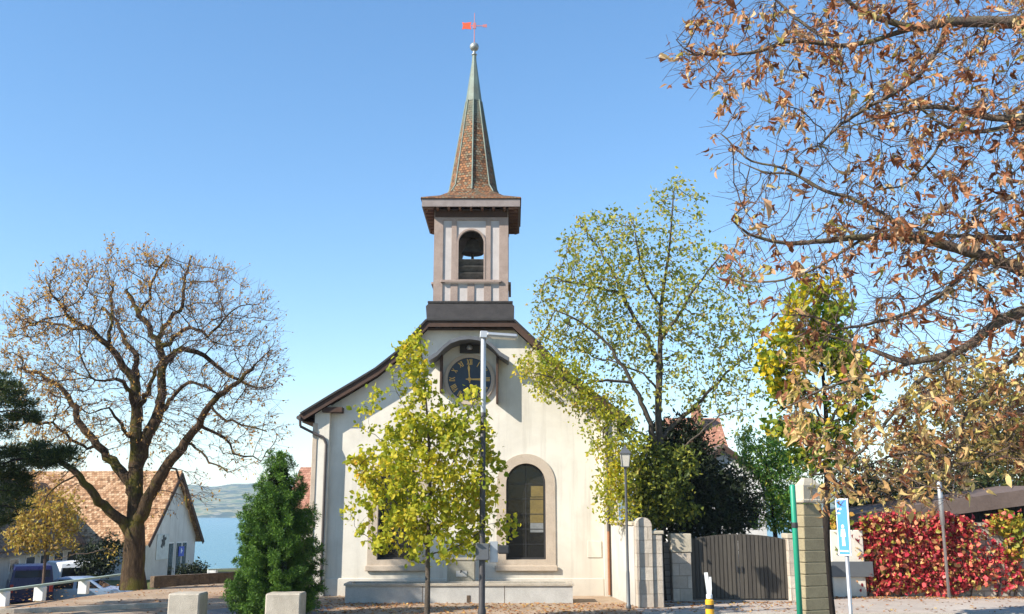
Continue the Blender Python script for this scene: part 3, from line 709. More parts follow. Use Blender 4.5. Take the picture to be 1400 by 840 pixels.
vn.box(TX+0.05, TX+0.5, TY-0.012, TY+0.012, bz+0.98, bz+1.01); vn.plate([(TX+0.36,bz+0.94),(TX+0.54,bz+0.92),(TX+0.54,bz+1.07),(TX+0.36,bz+1.05)], [], MXZ(TY+0.01), 0.02)
vane = vn.build('weather_vane', M['vane_pink'], spire)
vf = MB(); vf.plate([(TX-0.54,bz+0.82),(TX-0.42,bz+0.86),(TX-0.14,bz+0.83),(TX-0.17,bz+0.99),(TX-0.14,bz+1.17),(TX-0.42,bz+1.13),(TX-0.54,bz+1.17),(TX-0.5,bz+1.0)], [], MXZ(TY+0.012), 0.024)
vf.box(TX-0.15, TX-0.02, TY-0.012, TY+0.012, bz+0.98, bz+1.01); vf.build('vane_flag', M['vane_red'], vane)

# ------------------------------------------------------------------ fountain in front of the church
FT = empty('fountain', (-2.1, 34.9, 0), 'long low grey stone fountain trough in front of the church wall', 'fountain')
x0, x1 = (472-700)/F*33.0, (783-700)/F*33.0
bs = MB(); bs.plate([(x0,34.25),(x1,34.25),(x1,35.35),(x0,35.35)], [[(x0+.14,34.39),(x0+.14,35.21),(x1-.14,35.21),(x1-.14,34.39)]], Matrix.Translation((0,0,-0.02)), 0.58)
bs.box(x0+.14, x1-.14, 34.39, 35.21, -0.02, 0.2)
bs.build('basin', M['trough_stone'], FT)
rm = MB(); rm.plate([(x0-.05,34.2),(x1+.05,34.2),(x1+.05,35.4),(x0-.05,35.4)], [[(x0+.16,34.41),(x0+.16,35.19),(x1-.16,35.19),(x1-.16,34.41)]], Matrix.Translation((0,0,0.562)), 0.07); rm.build('rim', M['concrete'], FT)
fj = MB()
for x in (x0+(x1-x0)*0.34, x0+(x1-x0)*0.70): MB().box(x-0.008, x+0.008, 34.244, 34.2495, 0, 0.555).build('joint', M['dark_rubble'], FT)
fj.box(-1.52, -1.4, 34.235, 34.249, 0.02, 0.25); fj.build('drain', M['dark_rubble'], FT)
wt = MB(); wt.add([(x0+.141,34.391,0.47),(x1-.141,34.391,0.47),(x1-.141,35.209,0.47),(x0+.141,35.209,0.47)], [(0,1,2,3)])
t = NT('basin_water'); t.principled((0.03, 0.045, 0.04), 0.08, 0, t.bump(t.noise(t.coord('Object'), 5, 3), 0.1, 0.02), 0.5); wt.build('water', t.m, FT)
st = MB(); xa, xb = (612-700)/F*34.6, (650-700)/F*34.6
st.bbox(xa, xb, 35.42, 35.72, -0.02, 1.32, 0.03); st.bbox(xa-0.06, xb+0.06, 35.40, 35.75, 1.322, 1.42, 0.02); stele = st.build('stele', M['stele_stone'], FT)
pt = MB(); pt.bbox(xa+0.32, xa+0.7, 35.395, 35.418, 0.78, 0.98, 0.005); pt.build('tablet', M['trough_stone'], stele)
spt = MB(); spt.tube([(xa+0.5, 35.42, 0.98), (xa+0.5, 35.2, 1.0), (xa+0.5, 35.05, 0.95)], 0.022, 8); spt.build('spout', M['black_metal'], FT)

# ------------------------------------------------------------------ tall street lamp, old lantern
def dep(Y, z=1.0): return Y*cp + (z-CAMZ)*sp
LX, LY = (659-700)/F*dep(27, 1.2), 27.0
zt_ = at(661, 462, 27).z
sl_ = empty('street_lamp', (LX, LY, 0), 'tall slim dark street lamp with a flat grey lamp head, in front of the church', 'street lamp', 'street lamps')
pm = MB(); pm.lathe((LX, LY, -0.05), [(0.11,0),(0.11,0.5),(0.085,0.6),(0.078,3.2),(0.068,zt_+0.02)], 14); pm.build('pole', M['pole_metal'], sl_, smooth=True)
col = MB(); col.lathe((LX, LY, zt_-2.1), [(0.072,0),(0.074,0.02),(0.072,2.1),(0.05,2.14)], 14); col.build('sleeve', M['alu'], sl_, smooth=True)
hd = MB(); Hh = Matrix.Translation((LX, LY, zt_+0.02)) @ Matrix.Rotation(R(4), 4, 'Y')
hd.bbox(-0.1, 0.12, -0.12, 0.12, -0.04, 0.16, 0.02, Hh); hd.bbox(0.1, 0.95, -0.2, 0.2, 0.02, 0.12, 0.03, Hh); head = hd.build('lamp_head', M['alu'], sl_)
le = MB(); le.bbox(0.22, 0.90, -0.16, 0.16, -0.005, 0.018, 0.004, Hh); le.build('lens', M['lantern_glass'], head)
sb = MB(); z0, z1 = at(659,766,27).z, at(659,743,27).z
sb.bbox(LX-0.17, LX+0.19, LY-0.16, LY+0.1, z0, z1, 0.02); sb.build('control_box', M['grey_metal'], sl_)
sb = MB(); sb.bbox(LX+0.2, LX+0.42, LY-0.02, LY+0.02, z0-0.06, z1+0.05, 0.01); sb.build('sign_plate', M['alu'], sl_)
sb = MB(); sb.bbox(LX+0.42, LX+0.72, LY-0.09, LY+0.09, z0+0.16, z1-0.05, 0.03); sb.build('camera_box', M['black_metal'], sl_)
for z in (z0+0.1, z1-0.1):
    sb = MB(); sb.lathe((LX, LY, z), [(0.09,-0.02),(0.09,0.02)], 12); sb.build('clamp', M['alu'], sl_)

OX, OY = 3.69, 32.3
ol = empty('street_lamp', (OX, OY, 0), 'slim lamp post with a four-sided pale lantern beside the garden wall', 'street lamp', 'street lamps')
zl0, zl1 = at(857, 640, OY).z, at(857, 612, OY).z
pm = MB(); pm.lathe((OX, OY, -0.02), [(0.085,0),(0.085,0.12),(0.062,0.16),(0.058,1.1),(0.045,1.2),(0.04,zl0-0.02),(0.05,zl0),(0.05,zl0+0.05)], 12); pm.build('pole', M['grey_metal'], ol, smooth=True)
hl = zl1-zl0
lg = MB(); lg.lathe((OX, OY, zl0), [(0.15,0.05),(0.205,hl*0.68)], 4, R(45)); lan = lg.build('lantern', M['lantern_glass'], ol)
lf = MB(); lf.lathe((OX, OY, zl0), [(0.25,hl*0.68),(0.25,hl*0.72),(0.12,hl*0.92),(0.07,hl*0.95),(0.05,hl*1.05),(0.015,hl*1.12)], 4, R(45)); lf.lathe((OX, OY, zl0), [(0.16,0.02),(0.16,0.05)], 4, R(45))
for i in range(4):
    a_ = R(45+90*i); c, s = math.cos(a_), math.sin(a_); lf.cyl((OX+0.152*c, OY+0.152*s, zl0+0.04), (OX+0.208*c, OY+0.208*s, zl0+hl*0.69), 0.012, n=6)
lf.build('lantern_roof', M['grey_metal'], lan)

# ------------------------------------------------------------------ right-hand walls and gate
wl = MB(); Wm = [(3.62,36.78), (3.97,33.02)]
def wallbar(mb, a, b, th, z0, z1, bev=0.02):
    a, b = Vector((*a, 0)), Vector((*b, 0)); d = b-a; L = d.length; ang = math.atan2(d.y, d.x)
    mb.bbox(0, L, -th, 0, z0, z1, bev, Matrix.Translation(a) @ Matrix.Rotation(ang, 4, 'Z')); return mb
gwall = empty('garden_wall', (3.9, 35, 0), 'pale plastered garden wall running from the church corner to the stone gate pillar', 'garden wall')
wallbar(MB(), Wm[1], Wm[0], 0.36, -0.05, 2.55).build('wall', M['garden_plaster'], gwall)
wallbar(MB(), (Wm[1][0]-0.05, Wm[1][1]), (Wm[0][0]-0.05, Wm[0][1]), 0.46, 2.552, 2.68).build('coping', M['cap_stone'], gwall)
pil = empty('gate_pillar', (4.3, 32.9, 0), 'tall pale stone gate pillar with a rounded top beside the old lantern', 'gate pillar', 'stone gate pillars')
pb = MB(); pb.plate(arch(4.02, 4.53, -0.02, 2.82, 12), [], MXZ(33.3), 0.72); pb.build('post', M['pillar_stone'], pil)
pb = MB(); pb.bbox(4.535, 4.88, 32.66, 33.3, -0.02, 2.28, 0.025); pb.build('buttress', M['pillar_stone'], pil)
pb = MB(); pb.bbox(4.50, 4.93, 32.62, 33.34, 2.285, 2.40, 0.02); pb.build('cap', M['cap_stone'], pil)
GY0 = 35.2
sw = wallbar(MB(), (4.6, GY0+.45), (5.52, GY0+.45), 0.3, -0.05, 1.95).build('side_wall', M['rubble']); tag(sw, 'short dark wall in the gap between the two left gate pillars', 'wall')
def gate_pillar(xa, xb, h1, h2, label):
    p = empty('gate_pillar', ((xa+xb)/2, GY0, 0), label, 'gate pillar', 'stone gate pillars')
    MB().bbox(xa, xb, GY0-.25, GY0+.4, -0.02, h1, 0.02).build('post', M['pillar_stone'], p)
    MB().bbox(xa-.03, xb+.03, GY0-.28, GY0+.43, h1+.002, h2, 0.025).build('cap', M['cap_stone'], p)
gate_pillar(5.53, 6.2, 1.62, 2.26, 'shaded gate pillar with a pale square head, left of the dark gate')
gate_pillar(9.56, 10.15, 2.08, 2.26, 'sunlit pale gate pillar right of the dark gate, behind the green post')
gate = empty('wooden_gate', (7.9, GY0, 0), 'wide dark grey board gate with an arched top between stone pillars', 'gate')
GA, GB = 6.24, 9.55
def gtop(x): u = (x-GA)/(GB-GA); return 2.06 + 0.18*math.sin(math.pi*min(1, max(0, u)))**0.8
for a, b in ((GA, 7.89), (7.91, GB)):
    xs_ = np.linspace(a, b, 12)
    g = MB(); g.plate([(a, 0.06), (b, 0.06)] + [(x, gtop(x)) for x in reversed(xs_)], [], MXZ(GY0+.05), 0.05)
    for x in np.arange(a+0.01, b-0.1, 0.14): g.plate([(x,0.07),(x+0.118,0.07),(x+0.118,gtop(x+0.06)-0.02),(x,gtop(x+0.06)-0.02)], [], MXZ(GY0-.002), 0.02)
    leaf = g.build('gate_leaf', M['gate_boards'], gate)
    e_ = b-.07 if b < 8 else a+.07
    MB().bbox(e_-0.03, e_+0.03, GY0-.07, GY0-.024, 0.95, 1.15, 0.008).build('handle', M['black_metal'], leaf)

# creeper-covered wall, low wall with dark panel
wv = empty('stone_wall', (16, 37.2, 0), 'grey rubble retaining wall covered with red creeper along the pavement', 'wall')
mb = MB(); wallbar(mb, (12.2, 37.0), (30, 36.0), -0.5, -0.05, 2.5); mb.build('wall', M['rubble'], wv)
mb = MB(); wallbar(mb, (12.15, 36.96), (30, 35.96), -0.58, 2.502, 2.62); mb.build('coping', M['cap_stone'], wv)
lw = empty('low_wall', (12.2, 36.7, 0), 'cream wall pier with a dark grey panel behind the blue sign post', 'wall')
mb = MB(); mb.bbox(11.55, 12.75, 36.55, 36.93, -0.05, 2.35, 0.03); mb.build('wall', M['plaster'], lw)
mb = MB(); mb.bbox(11.5, 13.0, 36.44, 36.546, at(1160,789,36.5).z, at(1160,768,36.5).z, 0.01); mb.build('panel', M['grey_metal'], lw)
sh = empty('shed', (18, 40, 0), 'dark low shed with a sloping brown roof edge above the red creeper wall', 'shed')
a, b = at(1165, 703, 39), at(1440, 664, 39)
mb = MB(); d = b-a
mb.add([a, b, b+Vector((0,5,0.1)), a+Vector((0,5,0.1)), a-Vector((0,0,.52)), b-Vector((0,0,.62)), b+Vector((0,5,-.5)), a+Vector((0,5,-.5))], [(0,1,2,3),(7,6,5,4),(4,5,1,0),(5,6,2,1),(6,7,3,2),(7,4,0,3)])
mb.build('roof', M['shed_roof'], sh)
mb = MB(); mb.add([(a.x+.3,39.6,0),(b.x,39.6,0),(b.x,39.6,b.z-.65),(a.x+.3,39.6,a.z-.55),(a.x+.3,43.6,0),(b.x,43.6,0),(b.x,43.6,b.z-.65),(a.x+.3,43.6,a.z-.55)], [(0,1,2,3),(5,4,7,6),(4,0,3,7),(1,5,6,2)]); mb.build('wall', M['dark_wood'], sh)
gpz = at(1288, 660, 36.2).z
gp_ = empty('grey_pole', ((1289-700)/F*dep(36.2,2.5), 36.2, 0), 'thin grey metal pole standing in front of the red creeper wall', 'pole')
gx_ = gp_.location.x
mb = MB(); mb.lathe((gx_, 36.2, -0.02), [(0.055,0),(0.055,2.55),(0.07,2.56)], 10); mb.build('post', M['alu'], gp_, smooth=True)
mb = MB(); mb.lathe((gx_, 36.2, 2.54), [(0.085,0),(0.085,gpz-2.54),(0.04,gpz-2.5)], 10); mb.build('sleeve', M['alu'], gp_, smooth=True)

# coursed stone pier with pale cap
A, B = Vector((6.80, 24.0, 0)), Vector((7.30, 24.2, 0)); L = (B-A).length; ang = math.atan2(B.y-A.y, B.x-A.x)
PM = Matrix.Translation(A) @ Matrix.Rotation(ang, 4, 'Z')
spr = empty('stone_pier', tuple((A+B)/2), 'broad olive coursed stone pier with a pale carved cap behind the green post', 'stone pier')
mb = MB(); z = -0.05; k = 0
zs = [z + 0.27*i for i in range(12)]
for k, z0_ in enumerate(zs):
    bt = 0.0 + 0.028*max(0, 11-k)*0.5
    mb.bbox(-bt, L+bt*0.2, -0.30-bt*.1, 0.0+bt*.1, z0_, z0_+0.258, 0.014, PM)
mb.build('courses', M['olive_stone'], spr)
mb = MB(); mb.box(0.03, L-0.03, -0.286, -0.014, -0.05, 3.18, PM); mb.build('mortar', M['joint'], spr)
zc0 = 3.2
mb = MB(); mb.bbox(-0.06, L+0.06, -0.36, 0.06, zc0, zc0+0.1, 0.03, PM)
mb.add([PM @ Vector(p) for p in ((0,-0.33,zc0+.1),(L*.97,-0.33,zc0+.1),(L*.97,0.02,zc0+.1),(0,0.02,zc0+.1),
        (0.02,-0.32,zc0+.42),(L*.95,-0.32,zc0+.42),(L*.95,0.01,zc0+.42),(0.02,0.01,zc0+.42),
        (0.16,-0.2,zc0+.6),(L*.7,-0.2,zc0+.6),(L*.7,-0.08,zc0+.6),(0.16,-0.08,zc0+.6))],
       [(3,2,1,0),(0,1,5,4),(1,2,6,5),(2,3,7,6),(3,0,4,7),(4,5,9,8),(5,6,10,9),(6,7,11,10),(7,4,8,11),(8,9,10,11)])
cap = mb.build('cap', M['cap_stone'], spr)
mb = MB(); mb.box(L*.25, L*.62, -.338, -.325, zc0+.34, zc0+.38, PM); mb.box(L*.40, L*.47, -.339, -.325, zc0+.14, zc0+.338, PM); mb.build('carved_mark', M['olive_stone'], cap)
# green post
GX, GY = (1089-700)/F*dep(23, 2), 23.0
gr = empty('green_post', (GX, GY, 0), 'thin bright green round post beside the olive stone pier', 'post')
zt_ = at(1087, 662, GY).z; zr_ = at(1087, 717, GY).z
mb = MB(); mb.lathe((GX, GY, -0.02), [(0.066,0),(0.064,zt_-0.02),(0.05,zt_),(0.0,zt_+0.01)], 14); mb.build('tube', M['green_paint'], gr, smooth=True)
mb = MB(); mb.lathe((GX, GY, zr_-0.08), [(0.072,0),(0.074,0.02),(0.074,0.1),(0.07,0.12)], 14); mb.build('collar', M['black_metal'], gr)
# blue sign
SX, SY = (1158-700)/F*dep(18, 2.2), 18.0
sg = empty('blue_sign', (SX, SY, 0), 'narrow tall blue sign with white border and marks on a grey post', 'sign')
mb = MB(); mb.lathe((SX, SY, -0.02), [(0.035,0),(0.035,2.3)], 12); mb.cyl((SX,SY,2.3),(SX,SY,3.15),0.03,n=10); mb.build('post', M['alu'], sg, smooth=True)
Sm = Matrix.Translation((SX, SY, 0)) @ Matrix.Rotation(R(-60), 4, 'Z')
z0, z1 = at(1158,760,SY).z, at(1158,682,SY).z
mb = MB(); mb.bbox(-0.135, 0.15, -0.058, -0.034, z0, z1, 0.006, Sm); plate = mb.build('board', M['sign_white'], sg)
mb = MB(); mb.box(-0.11, 0.125, -0.062, -0.0585, z0+0.025, z1-0.025, Sm); mb.build('blue_field', M['sign_blue'], plate)
W_ = Sm @ MXZ(-0.0625); cz = z0+0.36
def mark(*pts): MB().plate(list(pts), [], W_, 0.002).build('white_mark', M['sign_white'], plate)
mark(*[(0.005+0.032*math.cos(a_), cz+.15+0.032*math.sin(a_)) for a_ in np.linspace(0, 6.283, 17)[:-1]])
mark((-0.035,cz+.105),(-0.052,cz-.03),(-0.03,cz-.03),(-0.022,cz+.03),(-0.03,cz-.19),(-0.003,cz-.19),(0.005,cz-.05),(0.014,cz-.19),(0.042,cz-.19),(0.032,cz+.03),(0.042,cz-.03),(0.064,cz-.03),(0.046,cz+.105))
mark((-0.09,z0+.07),(0.1,z0+.07),(0.1,z0+.095),(-0.09,z0+.095))
mark((-0.09,z1-.2),(0.0,z1-.2),(0.0,z1-.165),(-0.09,z1-.165)); mark((-0.09,z1-.27),(-0.03,z1-.27),(-0.03,z1-.245),(-0.09,z1-.245))

# bollard with reflective sleeve
BX, BY = (970-700)/F*dep(28, .6), 28.0
bo = empty('bollard', (BX, BY, 0), 'amber and black banded bollard with a bent silver reflector in front of the gate', 'bollard')
mb = MB(); mb.lathe((BX, BY, -0.02), [(0.118,0),(0.118,0.64),(0.09,0.67)], 18); body = mb.build('base', M['yellow'], bo, smooth=False)
for z in (0.14, 0.40):
    mb = MB(); mb.lathe((BX, BY, z), [(0.121,0),(0.121,0.11)], 18); mb.build('band', M['black_metal'], body)
mb = MB(); mb.lathe((BX, BY, 0.67), [(0.085,0),(0.085,0.1),(0.05,0.13)], 14)
for dx, top, bend in ((-0.02, 1.36, -0.05), (0.04, 1.24, 0.0)):
    pts = [(BX+dx*0.5, BY-0.02, 0.72), (BX+dx+bend*.2, BY-0.03, 0.92), (BX+dx+bend*.6, BY-0.02, 1.12), (BX+dx+bend, BY, top)]
    mb.sweep(pts, 0.10 if dx < 0 else 0.06, 0.02, (0,-1,0.01))
mb.build('reflector', M['silver'], bo)

# ------------------------------------------------------------------ concrete blocks, low railing, low wall
for (pa, pb_), lab in (((230, 273), 'pale concrete block at the terrace entrance, left of the dwarf conifer'), ((363, 411), 'pale concrete block standing in front of the dwarf conifer')):
    D = dep(27.7, 0.8); xa, xb = (pa-700)/F*D, (pb_-700)/F*D
    mb = MB(); mb.bbox(xa, xb, 27.7, 28.5, -0.02, 0.82, 0.035); o = mb.build('concrete_block', M['concrete']); tag(o, lab, 'concrete block', 'concrete blocks')
rl = empty('low_railing', (-16, 36, 0), 'low pale green rail on square white stone posts along the terrace edge', 'railing')
q0, q1 = ground_at(3, 829), ground_at(166, 803)
def on_line(px): return min((q0 + (q1-q0)*f for f in np.linspace(0, 1, 400)), key=lambda p: abs(to_px(p)[0]-px))
rails = [q0 - (q1-q0)*0.7, q1]
MB().sweep([p + Vector((0,0,0.50)) for p in rails], 0.16, 0.07).build('rail', M['pale_green'], rl)
for p in [q0 - (q1-q0)*0.5] + [on_line(px) for px in (3, 54, 114)]:
    MB().bbox(p.x-0.17, p.x+0.17, p.y-0.13, p.y+0.13, -0.03, 0.462, 0.02).build('post', M['white_paint'], rl)
r2 = empty('low_railing', (-11, 44, 0), 'short stretch of pale rail on one white post by the lake view', 'railing')
a, b = Vector((-13.0, 43.3, 0)), Vector((-8.6, 46.3, 0))
mb = MB(); mb.sweep([a + Vector((0,0,0.58)), b + Vector((0,0,0.58))], 0.16, 0.06); mb.build('rail', M['pale_green'], r2)
c = ground_at(290, 795); mb = MB(); mb.bbox(c.x-0.2, c.x+0.2, c.y-0.15, c.y+0.15, -0.03, 0.5, 0.02); mb.build('post', M['white_paint'], r2)
mb = MB(); wallbar(mb, (-14.6, 41.4), (-13.2, 42.9), -0.3, -0.05, 0.42); wallbar(mb, (-13.2, 42.9), (-11.6, 44.9), -0.3, -0.05, 0.42); wallbar(mb, (-11.6, 44.9), (-8.4, 46.6), -0.3, -0.05, 0.42)
tag(mb.build('low_stone_wall', M['dark_rubble']), 'low dark brown rubble wall at the terrace edge behind the bare tree', 'wall')

# ------------------------------------------------------------------ houses
def gable_house(name, p0, g, width, length, ze, zr, zb, label, roofmat, wallmat, over=0.35, windows=None):
    """p0: near corner of the gable wall, g: direction along the gable; the house runs to the left of g"""
    g = Vector((*g, 0)).normalized(); r = Vector((-g.y, g.x, 0)); p0 = Vector((*p0, 0))
    Mx = Matrix(((g.x, r.x, 0, p0.x), (g.y, r.y, 0, p0.y), (0, 0, 1, 0), (0, 0, 0, 1)))   # u along gable, v along ridge
    root = empty(name, (p0.x, p0.y, zb), label, 'house')
    mb = MB(); U, V = width, length
    vs = [Mx @ Vector(p) for p in ((0,0,zb),(U,0,zb),(U,0,ze),(U/2,0,zr),(0,0,ze),(0,V,zb),(U,V,zb),(U,V,ze),(U/2,V,zr),(0,V,ze))]
    mb.add(vs, [(0,1,2,3,4),(9,8,7,6,5),(5,0,4,9),(1,6,7,2)]); mb.build('wall', wallmat, root)
    s = (zr-ze)/(U/2); th = 0.16
    mb = MB()
    for q0, q1 in ((-over, U/2), (U+over, U/2)):
        z0_ = ze - s*over + 0.03; z1_ = zr + 0.03
        mb.add([Mx @ Vector(p) for p in ((q0,-over,z0_),(q1,-over,z1_),(q1,V+over,z1_),(q0,V+over,z0_),(q0,-over,z0_+th),(q1,-over,z1_+th*1.3),(q1,V+over,z1_+th*1.3),(q0,V+over,z0_+th))],
               [(3,2,1,0),(4,5,6,7),(0,1,5,4),(1,2,6,5),(2,3,7,6),(3,0,4,7)])
    mb.build('roof', roofmat, root)
    mb = MB()
    for q0, q1 in ((-over-.02, U/2), (U/2, U+over+.02)):
        za, zb_ = (ze - s*over, zr) if q0 < 0 else (zr, ze - s*over)
        mb.sweep([Mx @ Vector((q0, -over-0.03, za-0.02)), Mx @ Vector((q1, -over-0.03, zb_-0.02))], 0.05, 0.28)
    mb.build('verge_board', M['eave_wood'], root)
    return root, Mx
def front_on(Mx, u0, u1, z0, z1, v=-0.004, d=0.03):
    """box on the gable wall"""
    mb = MB(); mb.box(u0, u1, v-d, v, z0, z1, Mx); return mb
hA, MA = gable_house('lake_house', (-23.6, 65), (0.14, 0.99), 7.0, 16, 1.35, 5.55, -1.5, 'white gabled house with a sunlit orange tiled roof behind the bare tree', M['orange_tile'], M['plaster_white'], 0.4)
for u0, u1 in ((3.05, 3.65), (4.15, 4.8), (5.05, 5.6)):
    f = front_on(MA, u0-0.08, u1+0.08, -1.35, 0.98, -0.002, 0.03).build('window', M['white_paint'], hA)
    front_on(MA, u0, u1, -1.3, 0.9, -0.034, 0.02).build('pane', M['car_glass'], f)
sg2 = front_on(MA, 1.35, 3.0, -0.1, 1.55, -0.006, 0.03).build('emblem_board', M['alu'], hA)
em = MB(); Mg = MA @ MXZ(-0.038)
em.plate([(1.9,0.75),(2.12,0.62),(2.2,0.85),(2.35,0.7),(2.48,0.92),(2.42,1.1),(2.62,1.22),(2.55,1.38),(2.36,1.3),(2.3,1.5),(2.1,1.44),(2.14,1.22),(1.96,1.18),(2.06,1.0)], [], Mg, 0.012); em.build('emblem', M['black_metal'], sg2)
bs_ = front_on(MA, 4.42, 5.2, 0.0, 0.66, -0.06, 0.03).build('blue_plate', M['sign_blue2'], hA)
em = MB(); em.plate([(4.7,0.2),(4.82,0.2),(4.82,0.32),(4.95,0.32),(4.95,0.42),(4.82,0.42),(4.82,0.54),(4.7,0.54)], [], MA @ MXZ(-0.092), 0.008); em.build('plate_mark', M['sign_white'], bs_)
# long house whose roof falls towards us in shade
d = Vector((-0.155, 0.988, 0)); n = Vector((0.988, 0.155, 0)); E = Vector((-25.3, 50, 0)) - d*9
hB = empty('long_house', (E.x, E.y, -1.5), 'long house with weathered brown roof and a row of dark windows, behind the parked vans', 'house')
zE, zR, Lb = 1.0, 4.75, 34
def PB(u, v, z): return E + d*u - n*v + Vector((0,0,z))
mb = MB(); mb.add([PB(0,0.4,-1.5),PB(Lb,0.4,-1.5),PB(Lb,0.4,zE-.05),PB(0,0.4,zE-.05),PB(0,7.6,-1.5),PB(Lb,7.6,-1.5),PB(Lb,7.6,zE-.05),PB(0,7.6,zE-.05),PB(0,4,zR-.15),PB(Lb,4,zR-.15)], [(0,1,2,3),(5,4,7,6),(4,0,3,8,7),(1,5,6,9,2)]); mb.build('wall', M['plaster_white'], hB)
mb = MB()
for v0, v1 in ((-0.15, 4), (8.15, 4)):
    mb.add([PB(-.4,v0,zE-.1),PB(Lb+.4,v0,zE-.1),PB(Lb+.4,v1,zR),PB(-.4,v1,zR),PB(-.4,v0,zE+.06),PB(Lb+.4,v0,zE+.06),PB(Lb+.4,v1,zR+.2),PB(-.4,v1,zR+.2)], [(3,2,1,0),(4,5,6,7),(0,1,5,4),(1,2,6,5),(2,3,7,6),(3,0,4,7)])
mb.build('roof', M['brown_tile'], hB)
mb = MB(); mb.sweep([PB(-.4,-0.2,zE-.12), PB(Lb+.4,-0.2,zE-.12)], 0.14, 0.16); mb.build('gutter', M['gutter'], hB)
for px_ in (19, 41, 60.5, 79.5, 97.5):
    # where the sight line at px_ meets the wall plane
    k = (px_-700)/F/cp*1.0
    best = min(np.arange(0, Lb, 0.05), key=lambda u: abs(to_px(PB(u, 0.4, 0.3))[0]-px_))
    wd = 7.0*abs(1/(to_px(PB(best+0.5,0.4,0.3))[0]-to_px(PB(best-0.5,0.4,0.3))[0]))
    mb = MB(); mb.add([PB(best-wd,0.396,-0.15),PB(best+wd,0.396,-0.15),PB(best+wd,0.396,0.62),PB(best-wd,0.396,0.62),PB(best-wd,0.37,-0.15),PB(best+wd,0.37,-0.15),PB(best+wd,0.37,0.62),PB(best-wd,0.37,0.62)], [(4,5,6,7),(0,4,7,3),(5,1,2,6),(7,6,2,3),(0,1,5,4)])
    wn = mb.build('window', M['white_paint'], hB)
    mb = MB(); i = wd*0.82; mb.add([PB(best-i,0.366,-0.07),PB(best+i,0.366,-0.07),PB(best+i,0.366,0.55),PB(best-i,0.366,0.55)], [(0,1,2,3)]); mb.build('pane', M['car_glass'], wn)
gable_house('village_house', (-12.35, 60), (0, 1), 8, 0.1, 3.4, 5.3, -1.5, '', M['red_tile'], M['plaster'], 0.3) if False else None
def side_house(name, x0, x1, y0, y1, ze, zr, zb, label, roofmat, wallmat):
    root = empty(name, ((x0+x1)/2, y0, zb), label, 'house'); ym = (y0+y1)/2
    mb = MB(); mb.add([(x0,y0,zb),(x1,y0,zb),(x1,y0,ze),(x0,y0,ze),(x0,y1,zb),(x1,y1,zb),(x1,y1,ze),(x0,y1,ze),(x0,ym,zr),(x1,ym,zr)], [(0,1,2,3),(5,4,7,6),(4,0,3,8,7),(1,5,6,9,2)]); mb.build('wall', wallmat, root)
    mb = MB(); s = (zr-ze)/(ym-y0)
    for ya, yb in ((y0-.4, ym), (y1+.4, ym)):
        za = ze-.4*s+.02; vs = [(x0-.3,ya,za),(x1+.3,ya,za),(x1+.3,yb,zr+.02),(x0-.3,yb,zr+.02)]
        mb.add(vs + [(x,y,z+.18) for x,y,z in vs], [(3,2,1,0),(4,5,6,7),(0,1,5,4),(1,2,6,5),(2,3,7,6),(3,0,4,7)])
    mb.build('roof', roofmat, root); return root
x0 = (408-700)/F*dep(62, 3)
side_house('village_house', x0, x0+11, 60, 67, 3.4, 5.6, -1.5, 'cream house with a red tiled roof peeping out behind the left church corner', M['red_tile'], M['plaster'])
xa = (925-700)/F*dep(66, 6); xb = (983-700)/F*dep(66, 6)
hD = side_house('village_house', xa, xb+.4, 64, 73, 5.2, 9.2, -0.5, 'house with a sunlit red tiled roof behind the dark yew', M['red_tile'], M['plaster'])
mb = MB(); mb.bbox(xa+1.4, xa+2.0, 67.2, 67.8, 8.0, 10.2, 0.02); mb.build('chimney', M['red_tile'], hD)
hE, ME = gable_house('village_house', ((935-700)/F*dep(57, 5), 57), (1, 0), 4.6, 9, 4.85, 6.6, -0.5, 'pale gabled house with a grey roof between the yew and the feathery green tree', M['shed_roof'], M['plaster_white'], 0.3)
for u0, u1, z0_, z1_ in ((2.6, 3.3, 2.1, 3.4), (3.6, 4.1, 2.1, 3.4)):
    f = front_on(ME, u0-.07, u1+.07, z0_-.07, z1_+.07, -0.002, 0.03).build('window', M['white_paint'], hE)
    front_on(ME, u0, u1, z0_, z1_, -0.034, 0.02).build('pane', M['car_glass'], f)

# ------------------------------------------------------------------ vehicles behind the railing
def vehicle(name, loc, rz, prof_, W_, wins, label, cat, paint, wheels, wr):
    """prof_: side outline (x, z) anticlockwise; wins: side window outlines; the vehicle faces +x"""
    root = empty(name, loc, label, cat, 'vehicles parked below the terrace', rz)
    # extrude with the upper body drawn in
    zs = [z for _, z in prof_]; zmax = max(zs); zb = 0.95
    hw = lambda z: W_/2 if z < zb else W_/2 - 0.16*(z-zb)/(zmax-zb)
    n_ = len(prof_); mb = MB()
    vs = [(x, -hw(z), z) for x, z in prof_] + [(x, hw(z), z) for x, z in prof_]
    tris = tessellate_polygon([[Vector((x, z, 0)) for x, z in prof_]])
    fs = []
    for a_, b_, c_ in tris:
        fs.append((a_, b_, c_)); fs.append((c_+n_, b_+n_, a_+n_))
    for i in range(n_): fs.append((i, i+n_, (i+1) % n_ + n_, (i+1) % n_))
    mb.add(vs, fs); body = mb.build('body', paint, root, local=True)
    bv = body.modifiers.new('soft', 'BEVEL'); bv.width = 0.05; bv.segments = 2; bv.limit_method = 'ANGLE'
    for wn in wins:
        for s in (-1, 1):
            mb = MB(); vs = [(x, s*(hw(z)+0.006), z) for x, z in wn]; vs2 = [(x, s*(hw(z)-0.02), z) for x, z in wn]; m_ = len(wn)
            mb.add(vs + vs2, [tuple(range(m_)), tuple(reversed(range(m_, 2*m_)))] + [(i, (i+1) % m_, (i+1) % m_+m_, i+m_) for i in range(m_)])
            mb.build('window', M['car_glass'], root, local=True)
    return root, hw, body
